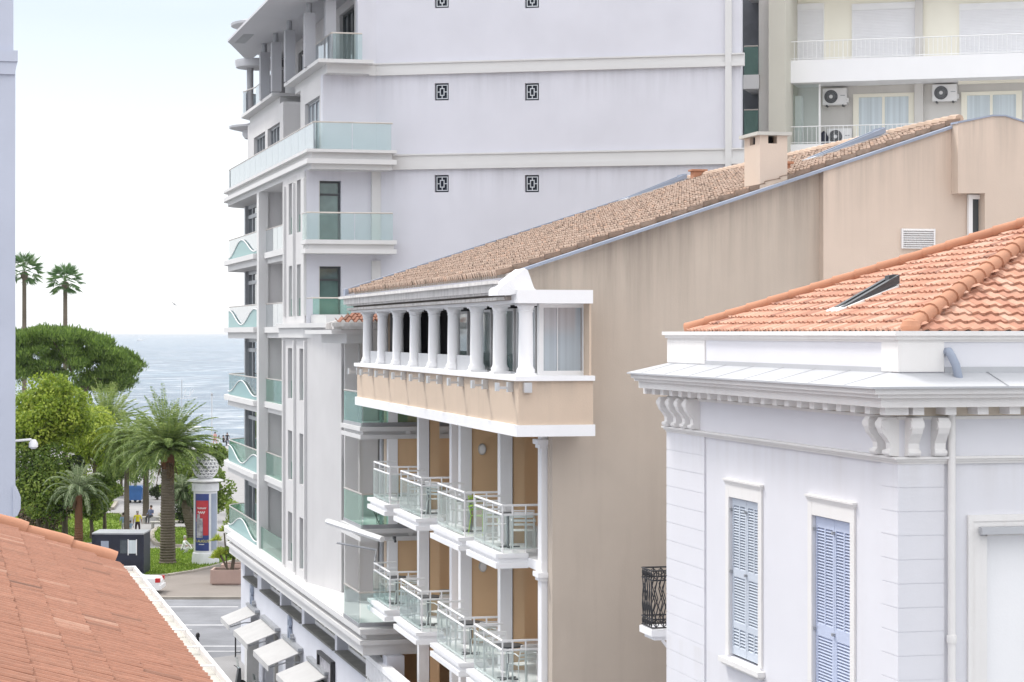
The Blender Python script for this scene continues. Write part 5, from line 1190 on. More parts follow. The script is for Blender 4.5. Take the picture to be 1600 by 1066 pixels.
# umbrella pine
Y = 205; sx_ = lambda px: (px-CX)/F*Y; sz_ = lambda py: HC-(py-HY)/F*Y
r_ = root('umbrella_pine', 'large dark green umbrella pine with a broad domed crown in front of the sea', 'tree', (sx_(120), Y, 0))
mb = MB(); tr = MB().tube([(sx_(125), Y, 0), (sx_(130), Y, sz_(660)), (sx_(128), Y, sz_(600))], [.5, .4, .3], 10)
lob = []
for i in range(260):
    px = random.uniform(-50, 208); f = (px-85)/132.0
    if abs(f) > .98: continue
    top = 514+(abs(f)**2.4)*62 if px > 85 else 513+abs(f)*8
    bot = 600+(24 if px > 130 else 0)-(abs(max(0, f))**6)*40
    py = random.uniform(top+12, max(top+14, bot-6)) if i % 3 else top+random.uniform(8, 14)
    dy = random.uniform(-1, 1)*5.5*math.sqrt(max(.05, 1-f*f)); rr = random.uniform(.7, 1.15)
    c = Vector((sx_(px), Y+dy, sz_(py))); lob.append(c)
    for _ in range(330):
        d = rv().normalized(); d.z = abs(d.z)*.9-.25 if random.random() < .75 else d.z
        p = c+Vector((d.x*rr*1.15, d.y*rr*1.15, d.z*rr*.8))*random.uniform(.6, 1)
        nn = (d+rv()*.5).normalized(); leaf(mb, p, random.uniform(.25, .5), .06, (nn.cross(rv())*.6+Vector((0, 0, .8))+d*.4).normalized(), min(1, max(0, .42+random.uniform(-.35, .35))), nn)
    if i % 14 == 0: tr.tube([(sx_(128), Y, sz_(612)), tuple((c+Vector((sx_(128), Y, sz_(600))))*.5), tuple(c)], [.16, .1, .04], 6)
P('trunk', tr, M['bark'], r_, True); P('crown', mb, M['leaf_pine'], r_, merge=False)
tree(72, 152, 588, 720, 128, 'leaf_lime', 'large lime green leafy tree beside the left grey building', n=20000, lobes=60, L_=.24, w=.09, lrad=.30)
tree(60, 150, 690, 812, 100, 'leaf_mid', 'mid green leafy tree low beside the left grey building', n=11000, lobes=30, L_=.22, lrad=.45)
tree(62, 156, 745, 835, 75, 'flowers', 'dark shrub with dull pink flowers beside the lawn', name='flowering_shrub', n=7000, lobes=22, L_=.2, cat='shrub', lrad=.5)
tree(40, 158, 760, 828, 50, 'leaf_dark', 'dark green rounded shrub against the left grey building', name='shrub', n=4000, lobes=14, L_=.2, cat='shrub', lrad=.5)
tree(148, 168, 640, 745, 86, 'leaf_lime', 'yellow-green feathery tree between the pine and the date palm', n=11000, lobes=30, L_=.3, w=.05, lrad=.42, up=-.2)
tree(190, 190, 690, 760, 70, 'leaf_mid', 'bushy green tree behind the slender palm', n=6000, lobes=22, lrad=.45)
tree(101, 151, 700, 800, 52, 'leaf_dark', 'slim dark-trunked tree nearest the flowering shrub', n=5000, lobes=20, trunk_r=.19, lrad=.45, group='slim park trees')
tree(143, 149, 742, 812, 50, 'leaf_mid', 'slim tree with rounded mid green crown beside the dark cabin', n=4600, lobes=18, trunk_r=.13, lrad=.45, group='slim park trees')
tree(163, 153, 728, 795, 46, 'leaf_mid', 'slim tree with rounded crown between the cabin and the slender palm', n=4600, lobes=18, trunk_r=.13, lrad=.45, group='slim park trees')
tree(85, 155, 770, 830, 22, 'leaf_mid', 'thin young tree standing on the left lawn', n=1500, lobes=8, trunk_r=.08, group='slim park trees')
tree(288, 165, 712, 790, 62, 'leaf_mid', 'loose green tree behind the tall date palm', n=6000, lobes=22, L_=.26, w=.05, lrad=.45, up=-.3)
tree(325, 172, 690, 735, 46, 'leaf_mid', 'low green tree behind the white globe', n=3000, lobes=14, lrad=.45)
tree(300, 158, 765, 830, 44, 'leaf_dark', 'dark green shrub beside the poster column', name='shrub', n=3500, lobes=14, cat='shrub', lrad=.5)
tree(330, 147, 738, 800, 56, 'leaf_mid', 'green bush directly behind the poster column', name='shrub', n=4000, lobes=16, cat='shrub', lrad=.5)
tree(246, 186, 762, 782, 18, 'leaf_dark', 'small dark round shrub on the promenade', name='shrub', n=900, lobes=6, cat='shrub', lrad=.6)
tree(20, 190, 600, 740, 90, 'leaf_mid', 'dense green tree behind the large lime green tree', n=6000, lobes=24, lrad=.45)
# ---------------- park props ----------------
Y = HC*F/(884-HY); x = (321-CX)/F*Y; z0 = .16
r_ = root('poster_column', 'white advertising column with a red and blue poster and a white lattice globe on top', 'advertising column', (x, Y, z0))
P('column_body', MB().lathe(x, Y, [(.82, z0), (.82, z0+.12), (.76, z0+.62), (.70, z0+.66), (.70, z0+4.25), (.80, z0+4.3), (.80, z0+4.75), (.7, z0+4.8)], 36), M['kioskwhite'], r_, True)
P('cap_disc', MB().lathe(x, Y, [(.5, z0+4.8), (1.05, z0+4.86), (1.08, z0+4.92), (.9, z0+4.98), (.3, z0+5.02)], 40), M['whitemetal'], r_, True)
gz = z0+5.0+.72; gl = MB()
for q in range(10):
    la = -PI/2+PI*(q+1)/11; gl.tube([(x+.76*math.cos(la)*math.cos(u*PI/14), Y+.76*math.cos(la)*math.sin(u*PI/14), gz+.76*math.sin(la)) for u in range(29)], .028, 4)
for q in range(16):
    for sg in (1, -1): gl.tube([(x+.76*math.cos(-PI/2+PI*u/16)*math.cos(q*PI/8+sg*u*.13), Y+.76*math.cos(-PI/2+PI*u/16)*math.sin(q*PI/8+sg*u*.13), gz+.76*math.sin(-PI/2+PI*u/16)) for u in range(17)], .024, 4)
P('lattice_globe', gl, M['whitemetal'], r_); P('globe_core', MB().lathe(x, Y, [(.01, gz-.66), (.4, gz-.52), (.62, gz-.2), (.66, gz), (.62, gz+.2), (.4, gz+.52), (.01, gz+.66)], 24), M['greyframe'], r_, True)
def cyl_patch(a0, a1, za, zb, r): return MB().lathe(x, Y, [(r, za), (r, zb)], 16, a0, a1)
aw = -PI/2-.12; pm = {'blue': simple('poster_blue', (.03, .05, .19), .4), 'red': simple('poster_red', (.42, .03, .04), .4), 'grey': simple('poster_grey', (.34, .33, .36), .4, var=.5, sc=4)}
P('poster', cyl_patch(aw-.72, aw+.55, z0+.78, z0+4.15, .712), pm['blue'], r_)
P('poster_red_panel', cyl_patch(aw-.6, aw+.5, z0+2.5, z0+3.75, .718), pm['red'], r_); P('poster_red_panel', cyl_patch(aw+.05, aw+.5, z0+1.7, z0+2.5, .718), pm['red'], r_)
P('poster_figure', MB().lathe(x, Y, [(.719, z0+1.55), (.719, z0+2.2), (.719, z0+2.7)], 10, aw-.55, aw+.02), pm['grey'], r_)
P('poster_figure', MB().lathe(x, Y, [(.722, z0+2.5), (.722, z0+2.95)], 6, aw-.5, aw-.22), pm['grey'], r_)
P('side_poster', cyl_patch(aw+.75, aw+1.5, z0+.78, z0+4.15, .712), M['glassgreen'] if 0 else M['bluezinc'], r_)
def text(body, size, loc, rot, mat, par, nm='lettering', ext=.004, bend=None):
    cu = bpy.data.curves.new(nm, 'FONT'); cu.body = body; cu.size = size; cu.extrude = ext; cu.align_x = 'CENTER'; cu.align_y = 'CENTER'
    t_ = bpy.data.objects.new(nm, cu); C.objects.link(t_); dg = bpy.context.evaluated_depsgraph_get(); me = bpy.data.meshes.new_from_object(t_.evaluated_get(dg))
    bpy.data.objects.remove(t_); R3 = Matrix.Rotation(rot, 4, 'Z') @ Matrix.Rotation(PI/2, 4, 'X'); mb = MB()
    for v in me.vertices:
        p = v.co.copy()
        if bend: an = bend[1]+p.x/bend[0]; mb.v.append(Vector((bend[2]+(bend[0]+p.z)*math.cos(an), bend[3]+(bend[0]+p.z)*math.sin(an), loc[2]+p.y)))
        else: mb.v.append(R3 @ p+Vector(loc))
    mb.f = [tuple(f.vertices) for f in me.polygons]; bpy.data.meshes.remove(me)
    return P(nm, mb, mat, par)
pw = simple('poster_white', (.7, .7, .7), .5, var=.02); py_ = simple('poster_yellow', (.65, .6, .12), .5, var=.02)
text('21 AUGUST', .22, (0, 0, z0+1.35), 0, py_, r_, bend=(.722, aw-.05, x, Y)); text('CANNES', .3, (0, 0, z0+4.52), 0, M['alu'], r_, bend=(.803, aw, x, Y))
P('poster_script_lines', MB(lambda a, b, c: Vector((x+.724*math.cos(a), Y+.724*math.sin(a), z0+c))).tube([(aw-.45+u*.04, 0, 3.3+.06*math.sin(u*2.1)) for u in range(20)], .018, 4).tube([(aw-.4+u*.05, 0, 3.05+.08*math.sin(u*1.7)) for u in range(13)], .022, 4).tube([(aw-.3+u*.05, 0, 1.16+.015*math.sin(u*2.5)) for u in range(10)], .02, 4), pw, r_)
# planter with plants
Y = HC*F/(915.5-HY); x = (355-CX)/F*Y
def planter(x, Y, w, d, h, lab):
    r_ = root('stone_planter', lab, 'planter', (x, Y, .12), 'pinkish stone planters')
    z = .12; P('planter_box', MB().box(x-w/2+.08, x+w/2-.08, Y-d/2+.08, Y+d/2-.08, z, z+.08).box(x-w/2, x+w/2, Y-d/2, Y-d/2+.12, z+.08, z+h).box(x-w/2, x+w/2, Y+d/2-.12, Y+d/2, z+.08, z+h).box(x-w/2, x-w/2+.12, Y-d/2+.12, Y+d/2-.12, z+.08, z+h).box(x+w/2-.12, x+w/2, Y-d/2+.12, Y+d/2-.12, z+.08, z+h), M['terracotta'], r_)
    P('soil', MB().box(x-w/2+.12, x+w/2-.12, Y-d/2+.12, Y+d/2-.12, z+.1, z+h-.1), M['soil'], r_)
    return r_
planter(x, Y, 1.65, 1.5, .82, 'pinkish stone planter holding a yucca and a small evergreen tree'); planter(x+.6, Y+3.4, 2.6, 1.4, .75, 'pinkish stone planter behind the planted one')
tr = root('clipped_tree', 'small evergreen tree with a tall narrow crown growing from the stone planter', 'tree', (x+.3, Y, .8))
P('trunk', MB().tube([(x+.25, Y, .8), (x+.4, Y, 1.8), (x+.55, Y, 2.6)], [.11, .09, .06], 8), M['bark'], tr, True); mb = MB()
for i in range(24): crown(mb, Vector((x+.4+random.uniform(-.25, .3), Y+random.uniform(-.3, .3), 1.7+i*.115)), (.34, .34, .3), 150, .17, .05)
P('crown', mb, M['leaf_mid'], tr, merge=False)
tr = root('yucca', 'branching yucca with spiky yellow-green rosettes leaning out of the stone planter', 'plant', (x, Y-.1, .8))
P('stem', MB().tube([(x+.1, Y-.1, .8), (x-.35, Y-.2, 1.7)], .06, 8).tube([(x+.0, Y-.1, 1.0), (x-.15, Y-.1, 2.9)], .04, 8), M['bark'], tr, True); mb = MB()
for cx_, cz in ((-.4, 1.8), (-.62, 1.55), (-.1, 1.75), (-.15, 3.0), (-.55, 2.5)):
    for _ in range(90): d = rv().normalized(); d.z = abs(d.z)*.8; leaf(mb, Vector((x+cx_, Y-.2, cz)), random.uniform(.3, .5), .03, d.normalized(), random.uniform(.5, 1))
P('leaves', mb, M['leaf_lime'], tr, merge=False)
# dark cabin
Y = HC*F/(903-HY); xr = (224-CX)/F*Y; w = 2.95; h = 2.42
r_ = root('site_cabin', 'dark blue container cabin with two small windows and a pale roof edge in the park', 'cabin', (xr-w/2, Y, .13))
cf = Fr(-900)  # slightly turned
th = .16
def cfm(a, b, c): return Vector((xr-a*math.cos(th), Y+a*math.sin(th)*-1*-1*.35+b, .02+c))
mb = MB(cfm); mb.box(0, w, 0, 2.4, .1, h); P('cabin_body', mb, M['navy'], r_)
ri = MB(cfm)
for i in range(29): ri.box(.12+i*.095, .16+i*.095, -.012, -.001, .25, .92)
P('cabin_ribs', ri, M['navy'], r_)
P('roof_edge', MB(cfm).box(-.02, w+.02, -.03, 2.42, h+.001, h+.08), M['greyframe'], r_)
P('corner_posts', MB(cfm).box(-.03, .1, -.03, -.013, .08, h).box(w-.1, w+.03, -.03, -.013, .08, h).box(-.03, w+.03, -.03, -.013, h-.14, h), M['navy'], r_)
P('cabin_window', MB(cfm).box(.42, .85, -.025, -.002, 1.35, 2.1), M['panepale'], r_); P('cabin_window', MB(cfm).box(.95, 1.35, -.02, -.002, 1.35, 2.1), M['pane'], r_); P('cabin_window', MB(cfm).box(2.0, 2.45, -.02, -.002, 1.45, 2.05), M['bluezinc'], r_)
P('window_frame', MB(cfm).box(.85, .9, -.03, -.002, 1.25, 2.15).box(.37, .42, -.03, -.002, 1.25, 2.15), M['whiteframe'], r_)
# wheeled bins
def bin_(x, Y, lab, mat):
    r_ = root('wheeled_bin', lab, 'bin', (x, Y, 0), 'wheeled bins on the promenade')
    P('bin_body', MB().prism([(-.5+x, .25), (.5+x, .25), (.62+x, 1.15), (-.62+x, 1.15)], Y-.38, Y+.38, 't').box(x-.66, x+.66, Y-.42, Y+.42, 1.151, 1.25), M[mat], r_)
    P('lid', MB().prism([(x-.62, 1.251), (x+.62, 1.251), (x+.5, 1.4), (x-.5, 1.4)], Y-.36, Y+.36, 't'), M[mat], r_)
    for dx in (-.4, .4): P('wheel', MB(lambda a, b, c: Vector((x+dx+a, Y-.2+c, .12+b))).lathe(0, 0, [(.12, -.03), (.12, .03)], 12), M['rubber'], r_)
Yb = HC*F/(786-HY); bin_((211.5-CX)/F*Yb, Yb, 'blue wheeled bin in front of the grey one on the promenade', 'bluebin'); bin_((219.5-CX)/F*(Yb+1), Yb+1, 'dark grey wheeled bin beside the blue one on the promenade', 'bluezinc')
# white car, rear end showing
Yc = HC*F/(932-HY); xc = (249-CX)/F*Yc
r_ = root('parked_car', 'white car with a red tail light half hidden behind the clay roof gutter', 'car', (xc-2, Yc, 0))
pr = [(0, .32), (.0, .75), (.08, .9), (1.05, .96), (1.6, 1.3), (1.95, 1.36), (2.8, 1.34), (3.4, .98), (4.2, .84), (4.4, .65), (4.42, .32)]
cx_ = MB(lambda a, b, c: Vector((xc-a, Yc+b, c)))
for (y0, y1, k) in ((0, 1.7, 1),):
    cx_.prism([(a, c) for a, c in pr], .0, 1.7, 't')
P('body', cx_, M['whitemetal'], r_)
P('side_windows', MB(lambda a, b, c: Vector((xc-a, Yc+b, c))).prism([(1.25, .98), (1.7, 1.27), (2.75, 1.27), (3.2, .99)], -.012, -.001, 't'), M['pane'], r_)
P('rear_window', MB(lambda a, b, c: Vector((xc-a, Yc+b, c))).prism([(1.1, 1.0), (1.08, 1.01), (1.55, 1.3), (1.58, 1.29)], .15, 1.55, 't'), M['pane'], r_)
tl = simple('tail_light_red', (.5, .02, .02), .3)
P('tail_light', MB(lambda a, b, c: Vector((xc-a, Yc+b, c))).box(-.02, .22, -.02, .25, .72, .93), tl, r_); P('tail_light', MB(lambda a, b, c: Vector((xc-a, Yc+b, c))).box(-.02, .1, 1.45, 1.72, .72, .93), tl, r_)
P('bumper', MB(lambda a, b, c: Vector((xc-a, Yc+b, c))).box(-.08, .1, .02, 1.68, .36, .56), M['whitemetal'], r_)
for wx in (.85, 3.5):
    w_ = P('wheel', MB(lambda a, b, c: Vector((xc-wx-a, Yc+.0+c, .31+b))).lathe(0, 0, [(.2, -.03), (.31, -.03), (.31, .17), (.2, .17)], 24), M['rubber'], r_); P('wheel_rim', MB(lambda a, b, c: Vector((xc-wx-a, Yc+c, .31+b))).lathe(0, 0, [(.2, -.035), (.2, .1)], 20), M['alu'], w_)
# street things
r_ = root('bollard', 'short black bollard on the road edge beyond the clay roof gutter', 'bollard', (*G(309, 1020)[:2], 0)); p = G(309, 1022)
P('post', MB().lathe(p.x, p.y, [(.08, 0), (.07, .1), (.06, .7), (.09, .74), (.09, .86), (.04, .92)], 12), M['black'], r_, True)
p = G(368, 1032)
r_ = root('barrier_frame', 'thin black metal barrier frame standing at the pavement corner', 'barrier', (p.x, p.y, 0)); P('frame_tube', MB().tube([(p.x, p.y, 0), (p.x, p.y, 1.15)], .035).tube([(p.x, p.y, .35), (p.x+.9, p.y, .35)], .02).tube([(p.x, p.y, 1.1), (p.x+.9, p.y, 1.1)], .02), M['black'], r_)
def scooter(x, y, rz, lab):
    X_ = Matrix.Translation((x, y, .0)) @ Matrix.Rotation(rz, 4, 'Z'); xf = lambda a, b, c: X_ @ Vector((a, b, c))
    r_ = root('scooter', lab, 'scooter', (x, y, 0), 'scooters parked by the kerb')
    P('body', MB(xf).prism([(-.75, .45), (-.7, .75), (-.2, .78), (.05, .4), (.4, .35), (.5, .95), (.58, .95), (.6, .5), (.45, .25), (-.1, .22), (-.5, .3)], -.16, .16, 't'), M['darkframe'], r_)
    P('seat', MB(xf).prism([(-.78, .76), (-.72, .86), (-.1, .84), (-.05, .79)], -.15, .15, 't'), M['black'], r_)
    P('top_case', MB(xf).prism([(-1.0, .9), (-1.05, 1.15), (-.95, 1.24), (-.7, 1.22), (-.64, 1.12), (-.66, .9)], -.24, .24, 't'), M['black'], r_)
    P('windscreen', MB(xf).prism([(.48, .95), (.42, 1.35), (.45, 1.36), (.52, .96)], -.2, .2, 't'), M['glassclear'], r_)
    P('handlebar', MB(xf).tube([(.4, -.32, 1.0), (.45, 0, .98), (.4, .32, 1.0)], .018), M['black'], r_)
    for wx in (-.6, .62): P('wheel', MB(lambda a, b, c: X_ @ Vector((wx+a, c, .24+b))).lathe(0, 0, [(.12, -.05), (.24, -.05), (.24, .05), (.12, .05)], 20), M['rubber'], r_)
p = G(352, 1083); scooter(p.x, p.y, .3, 'black scooter with a top case nearest the barrier, mostly hidden by the clay roof gutter'); p = G(378, 1112); scooter(p.x, p.y, .3, 'black scooter at the bottom edge of the view with only its top case showing')
# shop awnings, sign letters, display case on the pale building
for i, (pa, pb, lab) in enumerate(((392, 406, 'farthest small white shop awning'), (414, 438, 'white shop awning over the door pillar'), (448, 474, 'third white shop awning from the far corner'), (487.5, 516, 'nearest white shop awning at the bottom edge'))):
    ta, tb = A.onS(pa, 12.0), A.onS(pb, 12.0); h0 = -11.0
    r_ = root('shop_awning', lab, 'awning', A(12.0, (ta+tb)/2, h0), 'white awnings along the shop front')
    P('canvas', MB(A).prism([(10.8, h0-.45), (10.8, h0-.41), (11.95, h0+.03), (11.95, h0-.01)], tb, ta, 't').box(10.78, 10.80, tb, ta, h0-.62, h0-.41), M['awncloth'], r_)
    P('awning_box', MB(A).box(11.8, 11.995, tb-.05, ta+.05, h0-.02+.06, h0+.14), M['greyframe'], r_)
    P('awning_arm', MB(A).tube([(11.98, tb+.1, h0-.35), (11.4, tb+.1, h0-.35), (10.85, tb+.1, h0-.5)], .025), M['greyframe'], r_); P('awning_arm', MB(A).tube([(11.98, ta-.1, h0-.35), (11.4, ta-.1, h0-.35), (10.85, ta-.1, h0-.5)], .025), M['greyframe'], r_)
def tS(body, size, t, h, par, mat):
    cu = bpy.data.curves.new('t', 'FONT'); cu.body = body; cu.size = size; cu.extrude = .05; t_ = bpy.data.objects.new('t', cu); C.objects.link(t_)
    me = bpy.data.meshes.new_from_object(t_.evaluated_get(bpy.context.evaluated_depsgraph_get())); bpy.data.objects.remove(t_); mb = MB(A)
    mb.v = [A(11.93-v.co.z, t-v.co.x, h+v.co.y) for v in me.vertices]; mb.f = [tuple(f.vertices) for f in me.polygons]; bpy.data.meshes.remove(me); return P('sign_letter', mb, mat, par)
for px, h, lab in ((391.5, -10.98+.12, 'grey raised sign letters on the shop wall above the farthest awning'), (450.5, -10.96+.1, 'grey raised sign letters on the shop wall above the third awning')):
    t = A.onS(px, 11.93); r_ = root('wall_sign', lab, 'sign', A(11.93, t, h), 'grey raised letter signs on the shop wall')
    tS('R', 1.15, t, h, r_, M['bluezinc']); tS('e', .6, t-.75, h-.05, r_, M['greyframe']); tS('s', .45, t-1.15, h-.05, r_, M['greyframe'])
t0, t1 = A.onS(519, 11.9), A.onS(497, 11.9)
r_ = root('display_case', 'tall black framed display case with posters on the shop wall at the bottom', 'display case', A(11.9, t0, -13))
P('case_frame', MB(A).box(11.85, 11.99, t1-.12, t1, -13.2, -10.4).box(11.85, 11.99, t0, t0+.12, -13.2, -10.4).box(11.85, 11.99, t0+.12, t1-.12, -10.5, -10.4).box(11.86, 11.99, t0+.12, t1-.12, -11.35, -11.27), M['black'], r_)
P('poster', MB(A).box(11.93, 11.95, t0+.12, t1-.12, -11.27, -10.5), pm['grey'], r_); P('notice', MB(A).box(11.92, 11.94, t0+.4, t1-.5, -12.0, -11.55), pw, r_); P('backing', MB(A).box(11.95, 11.99, t0+.12, t1-.12, -13.2, -11.35), M['navy'], r_)
# benches
def bench(px, y, w, lab, d=0):
    p = G(px, y); r_ = root('park_bench', lab, 'bench', (p.x, p.y, 0), 'pale park benches')
    P('seat', MB().box(p.x-w/2, p.x+w/2, p.y-.25, p.y+.25, .4, .5), M['concrete'], r_)
    for dx in (-w/2+.1, w/2-.25): P('leg', MB().box(p.x+dx, p.x+dx+.15, p.y-.2, p.y+.2, 0, .4), M['concrete'], r_)
bench(268, 826, 3.0, 'pale bench behind the trunk of the tall date palm'); bench(236, 818, 1.3, 'pale bench under the seated woman'); 
# people
skin = simple('skin', (.45, .27, .2), .6, var=.05); hair_d = simple('dark_hair', (.03, .02, .015), .7); hair_g = simple('grey_hair', (.4, .38, .36), .7)
def cloth(n, c): return simple(n, c, .85, var=.15, sc=6)
POSE = {
 'stand': dict(hip=.92, legs=[((.1, 0, .9), (.12, -.02, .5), (.13, .02, .08), (.13, -.12, .03)), ((-.1, 0, .9), (-.13, .05, .5), (-.14, .12, .08), (-.14, -.02, .03))], arms=[((.2, 0, 1.4), (.27, .03, 1.12), (.29, -.06, .87)), ((-.2, 0, 1.4), (-.27, .03, 1.12), (-.29, -.1, .88))], dz=0),
 'walk': dict(hip=.9, legs=[((.09, 0, .9), (.1, -.18, .52), (.1, -.22, .1), (.1, -.36, .05)), ((-.09, 0, .9), (-.1, .1, .5), (-.1, .36, .16), (-.1, .26, .05))], arms=[((.19, 0, 1.4), (.24, .14, 1.14), (.25, .08, .92)), ((-.19, 0, 1.4), (-.24, -.12, 1.14), (-.24, -.28, 1.0))], dz=0),
 'sit': dict(hip=.5, legs=[((.1, 0, .52), (.12, -.42, .52), (.12, -.42, .1), (.12, -.55, .04)), ((-.1, 0, .52), (-.12, -.42, .52), (-.12, -.38, .1), (-.12, -.5, .04))], arms=[((.19, 0, .98), (.24, -.05, .74), (.14, -.3, .68)), ((-.19, 0, .98), (-.24, -.05, .74), (-.14, -.3, .7))], dz=-.42),
 'crouch': dict(hip=.45, legs=[((.1, 0, .45), (.12, -.4, .5), (.12, -.15, .1), (.12, -.28, .04)), ((-.1, 0, .45), (-.12, -.38, .42), (-.12, -.1, .1), (-.12, -.24, .04))], arms=[((.19, -.2, .86), (.22, -.45, .66), (.12, -.6, .5)), ((-.19, -.2, .86), (-.22, -.45, .66), (-.12, -.6, .5))], dz=-.5)}
def person(x, y, z, rz, pose, lab, top, bottom, hair, h=1.7, skirt=False, group=None, longs=False):
    p = POSE[pose]; hp = p['hip']; lean = -.2 if pose == 'crouch' else 0
    V_ = [(0, 0, hp), (0, lean*.5, hp+.25), (0, lean, hp+.48), (0, lean, hp+.57), (0, lean-.01, hp+.66), (0, lean-.01, hp+.76)]; Rr = [(.15, .11), (.13, .1), (.17, .1), (.055, .055), (.085, .095), (.075, .085)]
    E_ = [(0, 1), (1, 2), (2, 3), (3, 4), (4, 5)]
    for lg in p['legs']:
        prev = 0
        for i, q in enumerate(lg): V_.append(q); Rr.append([(.095, .1), (.062, .065), (.042, .042), (.035, .03)][i]); E_.append((prev, len(V_)-1)); prev = len(V_)-1
    for am in p['arms']:
        prev = 2
        for i, q in enumerate(am): V_.append(q); Rr.append([(.06, .06), (.042, .042), (.03, .03)][i]); E_.append((prev, len(V_)-1)); prev = len(V_)-1
        hx = am[-1]; hv = (Vector(am[-1])-Vector(am[-2])).normalized()
        for k in range(5):
            f = Vector(hx)+hv*(.11 if k < 4 else .06)+Vector((0, (k-1.5)*.02 if k < 4 else -.05, -.01*(k % 2)))
            V_.append(tuple(f)); Rr.append((.009, .009)); E_.append((prev, len(V_)-1))
    me = bpy.data.meshes.new('p'); me.from_pydata(V_, E_, []); o = bpy.data.objects.new('p', me); C.objects.link(o)
    md = o.modifiers.new('s', 'SKIN'); sb = o.modifiers.new('b', 'SUBSURF'); sb.levels = 1; sb.render_levels = 1
    for i, r in enumerate(Rr): me.skin_vertices[0].data[i].radius = r
    me.skin_vertices[0].data[0].use_root = True
    bm2 = bpy.data.meshes.new_from_object(o.evaluated_get(bpy.context.evaluated_depsgraph_get())); bpy.data.objects.remove(o)
    sc = h/1.72; R3 = Matrix.Translation((x, y, z)) @ Matrix.Rotation(rz, 4, 'Z') @ Matrix.Scale(sc, 4)
    bm2.materials.clear(); [bm2.materials.append(m) for m in (skin, top, bottom)]
    cuts = []
    for f in bm2.polygons:
        c = f.center; inarm = abs(c.x) > .215
        if c.z > hp+.53: k = 0
        elif inarm: k = 1 if c.z > hp+.26 or longs else 0
        elif c.z > hp+.08 and pose in ('stand', 'walk'): k = 1
        elif pose in ('sit', 'crouch') and c.z > hp+.1: k = 1
        elif pose in ('stand', 'walk') and c.z < .45 and not longs: k = 0
        elif c.z < .07: k = 0
        else: k = 2
        f.material_index = k
    bm2.transform(Matrix.Rotation(rz, 4, 'Z') @ Matrix.Scale(sc, 4)); bm2.shade_smooth()
    r_ = bpy.data.objects.new('person', bm2); C.objects.link(r_); r_.location = (x, y, z); r_['label'] = lab; r_['category'] = 'person'; WL[r_.name] = Vector((x, y, z))
    if group: r_['group'] = group
    xf = lambda a, b, c: R3 @ Vector((a, b, c)); hz_ = hp+.72
    P('hair', MB(xf).lathe(0, lean+.02, [(.09, hz_-.05), (.1, hz_+.02), (.09, hz_+.09), (.05, hz_+.125), (.01, hz_+.13)], 12), hair, r_, True)
    P('face', MB(xf).box(-.012, .012, lean-.125, lean-.09, hz_-.05, hz_-.01).box(-.04, -.02, lean-.105, lean-.095, hz_+.0, hz_+.012).box(.02, .04, lean-.105, lean-.095, hz_, hz_+.012).box(-.025, .025, lean-.105, lean-.094, hz_-.08, hz_-.07), skin, r_)
    if skirt: P('skirt', MB(xf).lathe(0, 0, [(.25, hp-.35), (.17, hp), (.14, hp+.12)], 14), bottom, r_, True)
    return r_
yel = cloth('yellow_shirt', (.75, .68, .03)); nav = cloth('dark_shorts', (.06, .04, .05)); wh = cloth('white_cloth', (.65, .65, .65)); lb = cloth('light_blue_cloth', (.3, .42, .55)); blk = cloth('black_cloth', (.03, .03, .035)); pk = cloth('pink_cloth', (.5, .28, .26))
p = G(215, 838); person(p.x, p.y, 0, PI+.1, 'stand', 'person in a bright yellow shirt and dark shorts walking away behind the dark cabin', yel, nav, hair_g, 1.72)
p = G(204, 840); person(p.x, p.y, 0, PI, 'walk', 'small child in light blue beside the person in yellow', lb, wh, hair_d, 1.15)
p = G(193, 838); person(p.x, p.y, 0, PI, 'walk', 'person in light blue half hidden by the slender palm trunk', lb, wh, hair_d, 1.6)
p = G(236, 818); person(p.x, p.y-.0, 0, -.5, 'sit', 'seated person in dark blue clothes on the pale bench', cloth('blue_dress', (.12, .15, .25)), blk, hair_d, 1.7)
p = G(285, 868); person(p.x, p.y, 0, 1.2, 'crouch', 'person in white shirt crouching on the light path beside the date palm trunk', wh, wh, hair_g, 1.65)
bps = [(355, 669, 'stand', 'person standing at the water edge of the beach', blk, nav), (336, 722, 'walk', 'beach visitor in pink standing left of the dark bag', pk, pk), (349, 716, 'sit', 'beach visitor in black sitting on the sand', blk, blk), (343, 728, 'crouch', 'beach visitor in white crouching on the sand', wh, wh)]
for px, y, ps, lab, c1, c2 in bps:
    Yp = 276 if y > 700 else 288; person((px-CX)/F*Yp, Yp, -.1 if y > 700 else -.72, random.uniform(2, 4), ps, lab, c1, c2, hair_d, 1.75)
# beach furniture
for i, (px, Yp, lab) in enumerate(((341, 262, 'pinkish beach towel heap on the sand'), (349, 266, 'dark bag on the beach sand'))):
    xx = (px-CX)/F*Yp; r_ = root('beach_bag', lab, 'beach bag', (xx, Yp, 0)); P('bag_shape', MB().lathe(xx, Yp, [(.3, 0), (.34, .14), (.2, .3), (.05, .36)], 10), pk if i == 0 else blk, r_, True)
Yp = 281; xx = (331-CX)/F*Yp; r_ = root('beach_pole', 'thin grey pole standing at the water edge', 'pole', (xx, Yp, -.4)); P('pole', MB().tube([(xx, Yp, -.45), (xx, Yp, HC-(617-HY)/F*Yp)], .06, 6), M['alu'], r_); P('pole_lamp', MB().lathe(xx, Yp, [(.1, HC-(619-HY)/F*Yp), (.14, HC-(616-HY)/F*Yp), (.05, HC-(614-HY)/F*Yp)], 8), M['greyframe'], r_)
Yp = 330; xx = (284-CX)/F*Yp; zz = lambda py: HC-(py-HY)/F*Yp
r_ = root('moored_boat', 'small boat with a white mast and cross spar moored behind the date palm', 'boat', (xx, Yp, -.6))
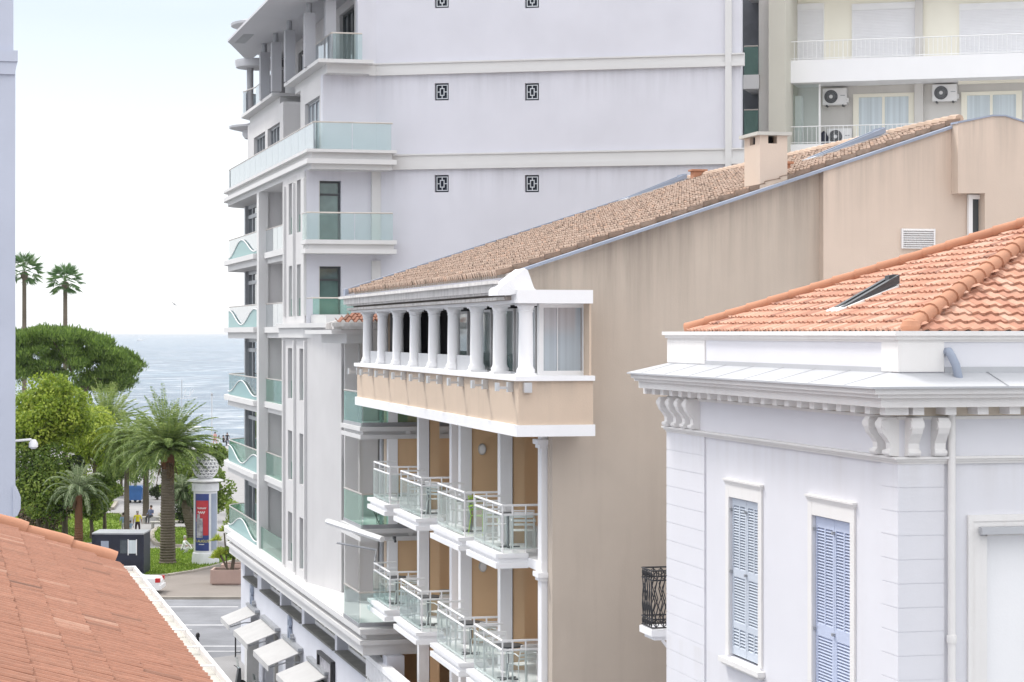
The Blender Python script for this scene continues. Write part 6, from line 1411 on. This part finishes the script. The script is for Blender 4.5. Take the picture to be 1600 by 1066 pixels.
P('hull', MB().prism([(xx-2.4, -.5), (xx-1.9, -.75), (xx+2.0, -.75), (xx+2.9, .1), (xx-2.6, .1)], Yp-.7, Yp+.7, 't'), M['whitemetal'], r_); P('mast', MB().tube([(xx, Yp, -.3), (xx, Yp, zz(594))], .07, 6), M['alu'], r_); P('spar', MB().tube([(xx-.6, Yp, zz(623)), (xx+2.3, Yp, zz(622))], .06, 6), M['whitemetal'], r_); P('folded_seats', MB().tube([(xx+.2, Yp, zz(622)), (xx+.6, Yp, zz(609))], .05, 5).tube([(xx+.4, Yp, zz(618)), (xx+1.3, Yp, zz(619)), (xx+1.25, Yp, zz(608))], .05, 5).tube([(xx+1.0, Yp, zz(620)), (xx+1.8, Yp, zz(608))], .05, 5), M['whitemetal'], r_)
Yp = 4300; xx = (220-CX)/F*Yp; r_ = root('distant_boat', 'tiny white boat far out near the horizon', 'boat', (xx, Yp, -.6)); P('hull', MB().prism([(xx-7, -.6), (xx+6, -.6), (xx+8, 1.2), (xx-7, 1)], Yp-2, Yp+2, 't'), M['whitemetal'], r_); P('cabin', MB().prism([(xx-4, 1.2), (xx+2, 1.2), (xx+.5, 3.4), (xx-3.5, 3.4)], Yp-1.5, Yp+1.5, 't'), M['whitemetal'], r_)
# gull
Yp = 120; c = PX(273, 476, Yp); mb = MB(lambda a, b, z: c+Vector((a, b, z)))
r_ = P('seagull', MB(lambda a, b, z: c+Vector((a, b, z))).tube([(-.1, .0, .03), (-.03, 0, .015), (.07, 0, -.01), (.16, .0, -.03)], [.015, .045, .045, .012], 8), M['whitemetal'], None, True, label='seagull gliding in the sky above the sea', cat='bird', loc=tuple(c))
WL[r_.name] = c
P('wing', MB(lambda a, b, z: c+Vector((a, b, z))).q([(-.03, -.04, .03), (.06, -.04, .02), (-.1, -.3, .13), (-.15, -.28, .13)]).q([(-.15, -.28, .13), (-.1, -.3, .13), (-.28, -.45, .15)]).q([(-.03, .04, .03), (.06, .04, .02), (.24, .2, -.03), (.18, .25, -.02)]).q([(.18, .25, -.02), (.24, .2, -.03), (.42, .3, -.1)]), M['greyframe'], r_)
# ---------------- thin sea haze ----------------
hm = bpy.data.materials.new('haze_air'); hm.use_nodes = True; hn = hm.node_tree; hn.nodes.clear()
ho = hn.nodes.new('ShaderNodeOutputMaterial'); hv = hn.nodes.new('ShaderNodeVolumePrincipled')
hv.inputs['Color'].default_value = (.93, .95, .98, 1); hv.inputs['Density'].default_value = 5e-5; hv.inputs['Anisotropy'].default_value = .3
hn.links.new(hv.outputs[0], ho.inputs['Volume'])
P('haze', MB().box(-31000, 31000, -200, 46000, -1.8, 60), hm, None, kind='stuff', merge=False, label='thin pale haze over the sea towards the horizon', cat='haze')
